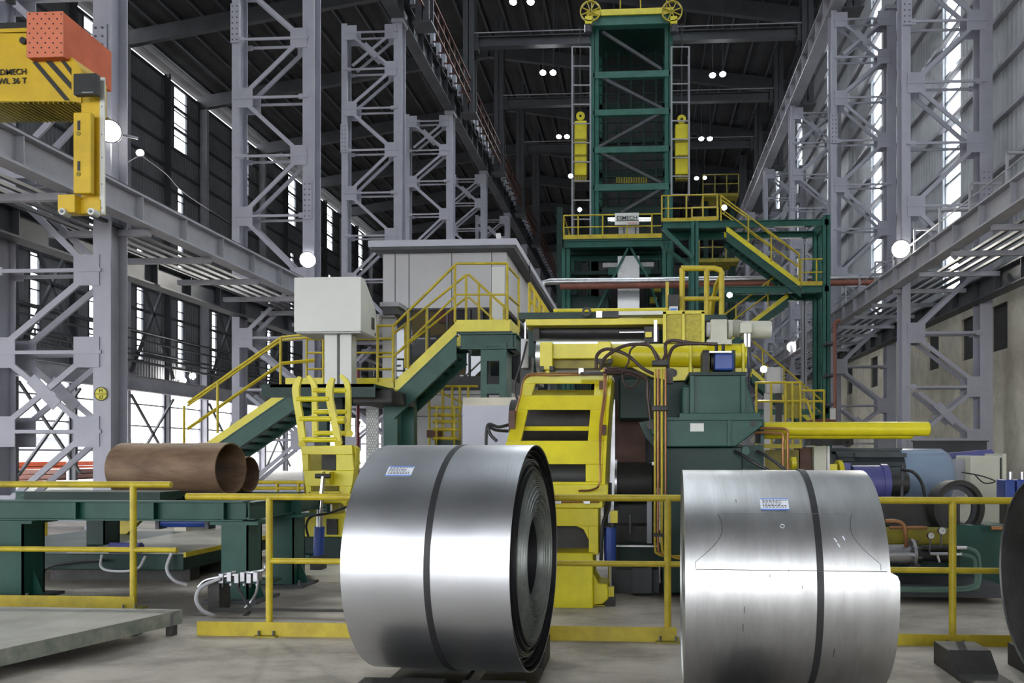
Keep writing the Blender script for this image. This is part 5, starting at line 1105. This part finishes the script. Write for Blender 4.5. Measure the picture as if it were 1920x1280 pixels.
for (a, c) in (((1122, 142), (1244, 205)), ((1244, 209), (1122, 276)), ((1122, 284), (1244, 345)), ((1244, 352), (1165, 398)), ((1130, 60), (1240, 130))):
    MB().bar(at(a[0], a[1], Yt+.05), at(c[0], c[1], Yt+.05), .12, .12, (0,1,0)).build('diagonal_brace', GDK, t)
for i in range(5): x = xl+(xr-xl)*(i+.7)/5.6; MB().bx(x-.05, x+.05, Yt+2.2, Yt+2.3, z0, zt_-.3).build('guide_bar', GRD, t)
for i in range(22): z = z0+(zt_-z0)*i/22; MB().bx(xl, xr, Yt+2.35, Yt+2.4, z, z+.06).build('guide_rung', GRD, t)
MB().bx(xl-.2, xr+.2, Yt+3.3, Yt+3.35, z0, zt_).build('rear_screen', BLK, t)
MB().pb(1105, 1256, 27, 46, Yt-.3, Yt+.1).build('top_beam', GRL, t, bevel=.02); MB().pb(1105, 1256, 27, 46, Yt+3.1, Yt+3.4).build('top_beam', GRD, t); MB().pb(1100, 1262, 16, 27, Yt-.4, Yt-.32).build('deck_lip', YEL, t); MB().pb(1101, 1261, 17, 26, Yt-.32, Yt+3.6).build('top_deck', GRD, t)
for px in (1110, 1163, 1201, 1250): p = at(px, 16, Yt-.35); MB().cyl(p, p+Vector((0,0,1.0)), .03, 8).build('deck_post', YRL, t)
p = at(1108, 16, Yt-.35); q = at(1254, 16, Yt-.35)
for dz in (.5, 1.0): MB().cyl(p+Vector((0,0,dz)), q+Vector((0,0,dz)), .03, 8).build('deck_rail', YRL, t)
for px in (1107, 1260):
    c = at(px, 20, Yt-.5); s = MB().lathe([(0,.42),(0,.47),(.1,.47),(.1,.42)], c, (0,1,0), 36, closed=True).build('rope_sheave', YRL, t)
    for k in range(4): th = R(45*k+20); v = Vector((math.cos(th), 0, math.sin(th)))*.43; MB().bar(c-v+Vector((0,.05,0)), c+v+Vector((0,.05,0)), .04, .04, (0,1,0)).build('spoke', YRL, s)
    MB().pb(px-10 if px < 1200 else px-3, px+3 if px < 1200 else px+10, 30, 44, Yt-.5, Yt-.1).build('sheave_bracket', YEL, t)
    MB().cyl(at(px-4 if px < 1200 else px+4, 48, Yt-.3), at(px-4 if px < 1200 else px+4, 62, Yt-.3), .18, 16).build('end_drum', GDK, t)
for i in range(13): px = 1155+i*4.6; MB().pb(px, px+3, 332, 343, Yt+1, Yt+1.2).build('yellow_guide', YDK, t)
MB().pb(1128, 1240, 388, 400, Yt+.5, Yt+1).build('lower_roll_beam', GRD, t)
t.children[0].name
def ladder(label, px0, px1, py0, py1, Y, n):
    t = thing('guide_ladder', label, 'ladder', at(px0, py1, Y)*1)
    for px in (px0, px1): MB().bar(at(px, py0, Y), at(px, py1, Y), .07).build('rail', GRB, t); MB().bar(at(px, py0, Y)+Vector((0,.8,0)), at(px, py1, Y)+Vector((0,.8,0)), .07).build('rail', GDK, t)
    for i in range(n): py = py0+(py1-py0)*i/(n-1); MB().bar(at(px0, py, Y), at(px1, py, Y), .05).build('rung', GRB, t)
ladder('thin dark counterweight guide frame left of the tower', 1073, 1107, 88, 447, 36, 11); ladder('thin dark counterweight guide frame right of the tower', 1259, 1292, 88, 365, 36, 9)
for lb, a, c, y0, y1 in (('yellow counterweight hanging left of the green tower', 1077, 1100, 226, 328), ('yellow counterweight hanging right of the green tower', 1266, 1290, 232, 326)):
    t = thing('counterweight', lb, 'counterweight', at((a+c)/2, y1, 36.3)*1)
    MB().pb(a, c, y0, y1, 36.1, 36.6).build('block', YEL, t, bevel=.03)
    for k in (.33, .62): y = y0+(y1-y0)*k; MB().pb(a-1, c+1, y, y+3, 36.05, 36.1).build('band', YDK, t)
    b = MB(); 
    for k in range(5): x = a+(c-a)*(k+.5)/5; b.pb(x-2, x+2, y1-2, y1+10, 36.2, 36.5)
    b.build('bottom_slats', YDK, t)
    q = at((a+c)/2, y0-8, 36.3); MB().lathe([(-.05,.06),(-.05,.2),(.05,.2),(.05,.06)], q, (0,1,0), 20, closed=True).build('lifting_lug', YEL, t); MB().cyl(q, (q.x, q.y, PZ(50, 36.3)), .03, 6).build('rope', BLK, t)
# ================================================================ strip platform with name board
t = thing('strip_platform', 'green platform with yellow railing in front of the tower foot', 'platform', at(1145, 585, 33.5)*1)
Yp = 33.0; zpl = PZ(447, Yp, 1150); pxa, pxb = PX(1057, Yp), PX(1242, Yp)
MB().bx(pxa, pxb, Yp, Yp+2.6, zpl-.06, zpl).build('deck', GRD, t); MB().ib((pxa, Yp+.1, zpl-.2), (pxb, Yp+.1, zpl-.2), .2, .28, .03).build('front_beam', GRT, t); MB().ib((pxa, Yp+2.5, zpl-.2), (pxb, Yp+2.5, zpl-.2), .2, .28, .03).build('rear_beam', GRT, t)
railing(t, [(pxa, Yp+2.5, zpl), (pxa, Yp, zpl), (pxb, Yp, zpl)], .98, .03, YRL, (.5,), [(pxa, Yp, zpl), (pxa, Yp+2.5, zpl)]+[(PX(px, Yp), Yp, zpl) for px in (1084, 1130, 1176, 1222)], .18)
for px in (1060, 1250):
    for dy in (.2, 2.4): boxcol(MB(), PX(px, Yp), Yp+dy, 0, zpl-.3, .34).build('leg', GRT, t)
for (a, c) in (((1178, 464), (1150, 520)), ((1182, 464), (1215, 520)), ((1150, 520), (1120, 580)), ((1215, 520), (1235, 580))): MB().bar(at(a[0], a[1], Yp+.3), at(c[0], c[1], Yp+.3), .09, .09, (0,1,0)).build('brace', GRT, t)
MB().pb(1130, 1226, 492, 500, Yp+.6, Yp+.9).build('roll_cover', OFW, t); MB().pb(1058, 1250, 507, 514, Yp+1.5, Yp+1.8).build('inner_beam', GRD, t); MB().pb(1058, 1250, 470, 476, Yp+1.9, Yp+2.1).build('inner_beam', GRD, t)
MB().pb(1140, 1220, 500, 514, Yp+.8, Yp+1).build('roll_frame', GRT, t)
for px in (1086, 1104, 1140, 1216, 1234): boxcol(MB(), PX(px, Yp+2), Yp+2, 0, zpl-.4, .2).build('inner_post', GRD, t)
MB().bx(pxa, pxb, Yp+3.0, Yp+3.05, 0, zpl-.1).build('dark_backing', BLK, t)
for px, py in ((1232, 540), (1110, 560), (1075, 548), (1225, 562)): MB().pb(px-7, px+7, py-6, py+6, Yp+1.6, Yp+1.9).build('machine_block', YDK if px in (1232, 1225) else GRD, t, bevel=.03)
MB().pb(1062, 1140, 556, 585, Yp+.8, Yp+1.4).build('machine_base', GRD, t)
t = thing('strip_roll', 'shiny silver roll behind the railing of the strip platform', 'roll', at(1180, 425, 34)*1)
MB().cyl(at(1140, 414, 33.9), at(1221, 414, 33.9), .16, 24).build('roll', CHR, t); MB().pb(1160, 1198, 425, 445, 33.6, 34.0).build('bearing_stand', OFW, t)
for px in (1170, 1192): MB().pb(px-1, px+1, 420, 447, 33.5, 33.6).build('stand_bar', BLK, t)
t = thing('name_board', 'white name board reading ESMECH on the strip platform railing', 'sign', at(1175, 421, 32.9)*1)
MB().pb(1153, 1198, 399, 421, 32.9, 32.93).build('board', WHT, t); p = at(1175.5, 412, 32.89); text('ESMECH', .235, WRT, t, p, 'CENTER', 'lettering', 0, .004, .003)
MB().pb(1154, 1197, 413, 414, 32.885, 32.9).build('underline', WRT, t); p = at(1186, 419.5, 32.89); text('PRE DRIVE', .085, REDP, t, p, 'CENTER', 'small_lettering', 0, .004)
t = thing('steel_strip', 'bright steel strip hanging below the strip platform and running to the rolls', 'steel strip', at(1178, 600, 32)*1)
p, q = at(1158, 480, 33.4), at(1199, 480, 33.4); zz = PZ(585, 33.4, 1178)
MB().bx(p.x, q.x, 33.4, 33.41, zz, p.z).build('hanging_strip', STR, t)
e0, e1 = at(1163, 637, 9.8), at(1213, 637, 9.8); 
MB().prism([(p.x, 33.4, zz), (q.x, 33.4, zz), (e1.x, 9.45, 2.89), (e0.x, 9.45, 2.89)], (0, 0, .008)).build('sloping_strip', STR, t)
# ================================================================ right green stair tower
t = thing('stair_tower', 'green stair tower with yellow stairs and railings right of the strip tower', 'stair tower', at(1430, 780, 29)*1)
Ys = 28.6; D = 1.5
def zz_(py): return PZ(py, Ys, 1420)
xA, xB = PX(1303, Ys), PX(1550, Ys); zT, zM = zz_(412), zz_(536)
for x in (xA, xB):
    for yy_ in (Ys, Ys+D): boxcol(MB(), x, yy_, 0, zT-.02 if x == xA else zz_(405), .26).build('leg', GRT, t)
x = PX(1531, Ys); boxcol(MB(), x, Ys+D+.6, 0, zz_(430), .2).build('leg', GRB, t)
for yy_ in (Ys, Ys+D):
    MB().ib((PX(1243, Ys), yy_+.1, zT-.12), (xB, yy_+.1, zT-.12), .18, .24, .03).build('top_beam', GRT, t)
    MB().ib((PX(1300, Ys), yy_+.1, zM-.12), (xB, yy_+.1, zM-.12), .18, .24, .03).build('middle_beam', GRT, t)
for z in (zT-.12, zM-.12, zz_(770)): MB().bar((xB, Ys, z), (xB, Ys+D, z), .15, .2).build('side_beam', GRT, t)
MB().ib((PX(1420, Ys), Ys+.1, zz_(772)), (xB, Ys+.1, zz_(772)), .18, .2, .03).build('low_beam', GRT, t)
MB().bx(PX(1241, Ys), PX(1362, Ys), Ys, Ys+D, zT, zT+.03).build('top_deck', GRD, t); MB().bx(PX(1500, Ys), xB, Ys, Ys+D, zM, zM+.03).build('landing_deck', GRD, t)
MB().bar(at(1243, 428, Ys), at(1300, 484, Ys), .12, .2, (0,1,0)).build('knee_brace', GRT, t); MB().bar(at(1241, 460, Ys+D), at(1300, 505, Ys+D), .12, .2, (0,1,0)).build('knee_brace', GRT, t)
flight(t, 1502, 528, 1362, 423, Ys+.02, .75, n=13, ytop=.22, gh=.32)
railing(t, [(PX(1241, Ys), Ys, zT), (PX(1345, Ys), Ys, zT)], .92, .028, YRL, (.5,), [(PX(px, Ys), Ys, zT) for px in (1241, 1253, 1287, 1318, 1345)], .12)
railing(t, [(PX(1300, Ys), Ys+.8, zT), (PX(1350, Ys), Ys+.8, zT)], .72, .028, YRL, (.5,), toe=0)
for Yq, s in ((Ys, 0), (Ys+.8, 6)):
    srail(t, [(1350, 414+s), (1500, 526)], .92, Yq, [(1352, 414), (1403, 455), (1446, 490), (1498, 526)], (.5,), .028)
railing(t, [(PX(1502, Ys), Ys, zM), (PX(1542, Ys), Ys, zM)], .92, .028, YRL, (.5,), [(PX(1502, Ys), Ys, zM), (PX(1531, Ys), Ys, zM)], .14)
flight(t, 1345, 648, 1478, 548, Ys+.75, .7, n=11, ytop=.2, gh=.3)
for Yq in (Ys+.72, Ys+1.5): srail(t, [(1350, 642), (1470, 552)], .9, Yq, [(1380, 620), (1440, 575)], (.5,), .026)
flight(t, 1560, 818, 1410, 690, Ys+.1, .7, n=11, ytop=.2, gh=.3)
for Yq in (Ys+.08, Ys+.85): srail(t, [(1412, 688), (1540, 798)], .92, Yq, [(1430, 704), (1470, 738), (1508, 770)], (.5,), .026)
t = thing('guard_rail', 'yellow railing behind the long yellow tube beside the grey switch box', 'guard rail', at(1480, 785, 22)*1)
for py in (717, 752): MB().cyl(at(1416, py, 20), at(1503, py, 20), .03, 8).build('rail', YRL, t)
for px in (1418, 1446, 1473, 1486, 1501): p = at(px, 717, 20); MB().cyl((p.x, 20, 0), p, .03, 8).build('post', YRL, t)
MB().tube([at(1503, 750, 20), at(1512, 748, 20), at(1524, 785, 20)], .03, 8).build('sloping_rail', YRL, t); MB().pb(1470, 1502, 722, 784, 20.2, 20.25).build('yellow_gate', YDK, t)
for py in (732, 752): MB().cyl(at(1503, py, 22), at(1546, py, 22), .03, 8).build('rail', YRL, t)
for px in (1526, 1545): p = at(px, 732, 22); MB().cyl((p.x, 22, 0), p, .03, 8).build('post', YRL, t)
t = thing('switch_box', 'pale grey electrical box on a post behind the green housing', 'electrical box', at(1450, 785, 21)*1)
MB().pb(1437, 1465, 688, 737, 21, 21.3).build('box_body', OFW, t, bevel=.02); MB().pb(1465, 1468, 690, 736, 21, 21.3).build('side_panel', GRB, t); MB().pb(1433, 1446, 737, 1000, 21.1, 21.2).build('post', OFW, t); MB().pb(1455, 1466, 737, 1000, 21.1, 21.2).build('cable_duct', GDK, t)
# distant yellow platforms
for lb, a, c, py, Y in (('small distant yellow railed platform seen behind the green stair tower', 1311, 1386, 484, 44), ('small distant railed platform above the stair tower', 1318, 1385, 362, 52)):
    t = thing('service_platform', lb, 'platform', at(a, py, Y)*1); z = PZ(py, Y, (a+c)/2)
    MB().bx(PX(a, Y), PX(c, Y), Y, Y+2, z-.2, z).build('deck', YDK, t)
    railing(t, [(PX(a, Y), Y, z), (PX(c, Y), Y, z)], 1.2, .035, YDK, (.5,), [(PX(px, Y), Y, z) for px in (a, (a*2+c)/3, (a+2*c)/3, c)], 0)
    for px in (a+8, c-8): boxcol(MB(), PX(px, Y), Y+1, 0, z-.2, .3).build('leg', GRD, t)
# ================================================================ lifting tong, top left
Yk = 7.9
t = thing('coil_tong', 'yellow and orange coil lifting tong hanging in the top left corner', 'lifting tong', at(60, 190, Yk)*1)
fo = MB().pb(50, 118, 22, 107, Yk, Yk+.012).build('beam_end_plate', ORF, t)
a0, a1 = at(50, 107, Yk), at(118, 22, Yk); farp = at(209, 100, Yk+.8)
b = MB(); X0, X1, Z0, Z1 = a0.x, a1.x, a0.z, a1.z
Yf = Yk+.78
f0 = at(209, 172, Yf); f1 = at(209, 98, Yf)
b.add([(X0,Yk+.012,Z0),(X1,Yk+.012,Z0),(X1,Yk+.012,Z1),(X0,Yk+.012,Z1),(f0.x-.36,Yf,f0.z),(f0.x,Yf,f0.z),(f0.x,Yf,f1.z),(f0.x-.36,Yf,f1.z)], [(0,1,2,3),(7,6,5,4),(0,4,5,1),(1,5,6,2),(2,6,7,3),(3,7,4,0)])
b.build('orange_beam', ORG, t)
hq = MB()
for r_ in range(9):
    n = 5 if r_ % 2 == 0 else 4
    for c_ in range(n):
        px = 55.5+(c_+(.5 if n == 4 else 0))*14.8; py = 26.5+r_*9
        q = at(px, py, Yk); hq.cyl(q+Vector((0,-.003,0)), q+Vector((0,.003,0)), .0085, 10)
hq.build('bolt_hole_pattern', BLK, fo)
b = MB().pp([(-80, 62), (50, 62), (50, 107), (135, 107), (135, 190), (-80, 190)], Yk+.1, Yk+.6); b.build('body_plate', YCR, t, bevel=.006)
b = MB().pp([(135, 108), (152, 128), (152, 192), (135, 190)], Yk+.1, Yk+.5); b.build('body_cheek', YCR, t)
b = MB()
for k in range(24): b.pb(-80+k*9.4, -77.5+k*9.4, 190, 194, Yk+.11, Yk+.6)
b.pb(-80, 150, 190, 191.5, Yk+.11, Yk+.6); b.build('underside_ribs', YDK, t)  # ribs and plate in darker yellow carry the underside's shade
for l in ([(60, 116), (70, 116), (131, 188), (121, 188)], [(84, 114), (97, 114), (133, 155), (133, 168)], [(112, 112), (120, 112), (133, 128), (133, 140)]):
    MB().pp(l, Yk+.094, Yk+.1).build('black_stripe', WRT, t)
pt = at(50, 139, Yk+.09); text('LOADMECH', .085, WRT, t, pt, 'RIGHT', 'lettering', 0, .003, .0006); pt = at(50, 156, Yk+.09); text('SWL 36 T', .086, WRT, t, pt, 'RIGHT', 'lettering', 0, .003, .0006)
MB().pb(-60, 51, 54, 61, Yk+.15, Yk+.6).build('neck_plate', YCR, t); MB().pb(-60, 51, 43, 54, Yk+.25, Yk+.6).build('dark_gap_ring', BLK, t); MB().lathe([(-.02,.001),(-.02,.52),(.06,.52),(.06,.001)], at(-30, 35, Yk+.55), (0,0,1), 48).build('orange_ring', ORF, t)
MB().lathe([(0,.001),(0,.36),(.5,.36),(.5,.001)], at(20, 26, Yk+.55), (0,0,1), 40).build('hub', YCR, t); MB().cyl(at(20, 5, Yk+.55), (at(20, 5, Yk+.55).x, Yk+.55, 19), .05, 10).build('hoist_rope', BLK, t)
MB().lathe([(0,.001),(0,.035),(.03,.035),(.03,.001)], at(46, 78, Yk+.1), (0,-1,0), 20).build('grease_knob', BLK, t)
MB().pb(137, 180, 137, 177, Yk-.05, Yk+.02).build('black_box', BLK, t, bevel=.008); MB().pb(153, 174, 172, 174, Yk-.06, Yk-.05).build('box_handle', ALU, t)
MB().pb(152, 190, 176, 400, Yk+.12, Yk+.17).build('vertical_arm', YCR, t, bevel=.006); MB().pb(187, 196, 145, 402, Yk+.1, Yk+.115).build('white_edge_strip', WHT, t)
for py in (152, 200, 252, 295, 345, 390): q = at(191, py, Yk+.1); MB().cyl(q+Vector((0,-.004,0)), q, .006, 8).build('bolt', BOL, t)
MB().pb(137, 170, 210, 362, Yk, Yk+.06).build('pad_plate', YCR, t, bevel=.01)
for py in (250, 326): q = at(147, py, Yk-.005); MB().cyl(q, q+Vector((0,.02,0)), .024, 16).build('bolt_head', YDK, t); MB().pb(145, 150, py-24, py-6, Yk-.004, Yk).build('slot', BLK, t)
b = MB().pb(120, 188, 374, 400, Yk+.09, Yk+.18); b.pb(108, 140, 364, 398, Yk+.0, Yk+.14); b.build('foot_plate', YCR, t, bevel=.006)
for px in (116, 170): q = at(px, 396, Yk-.03); MB().cyl(q, q+Vector((0,.1,0)), .036, 20).build('guide_roller', WHT, t); MB().cyl(q+Vector((0,-.01,0)), q, .015, 12).build('roller_pin', BOL, t)
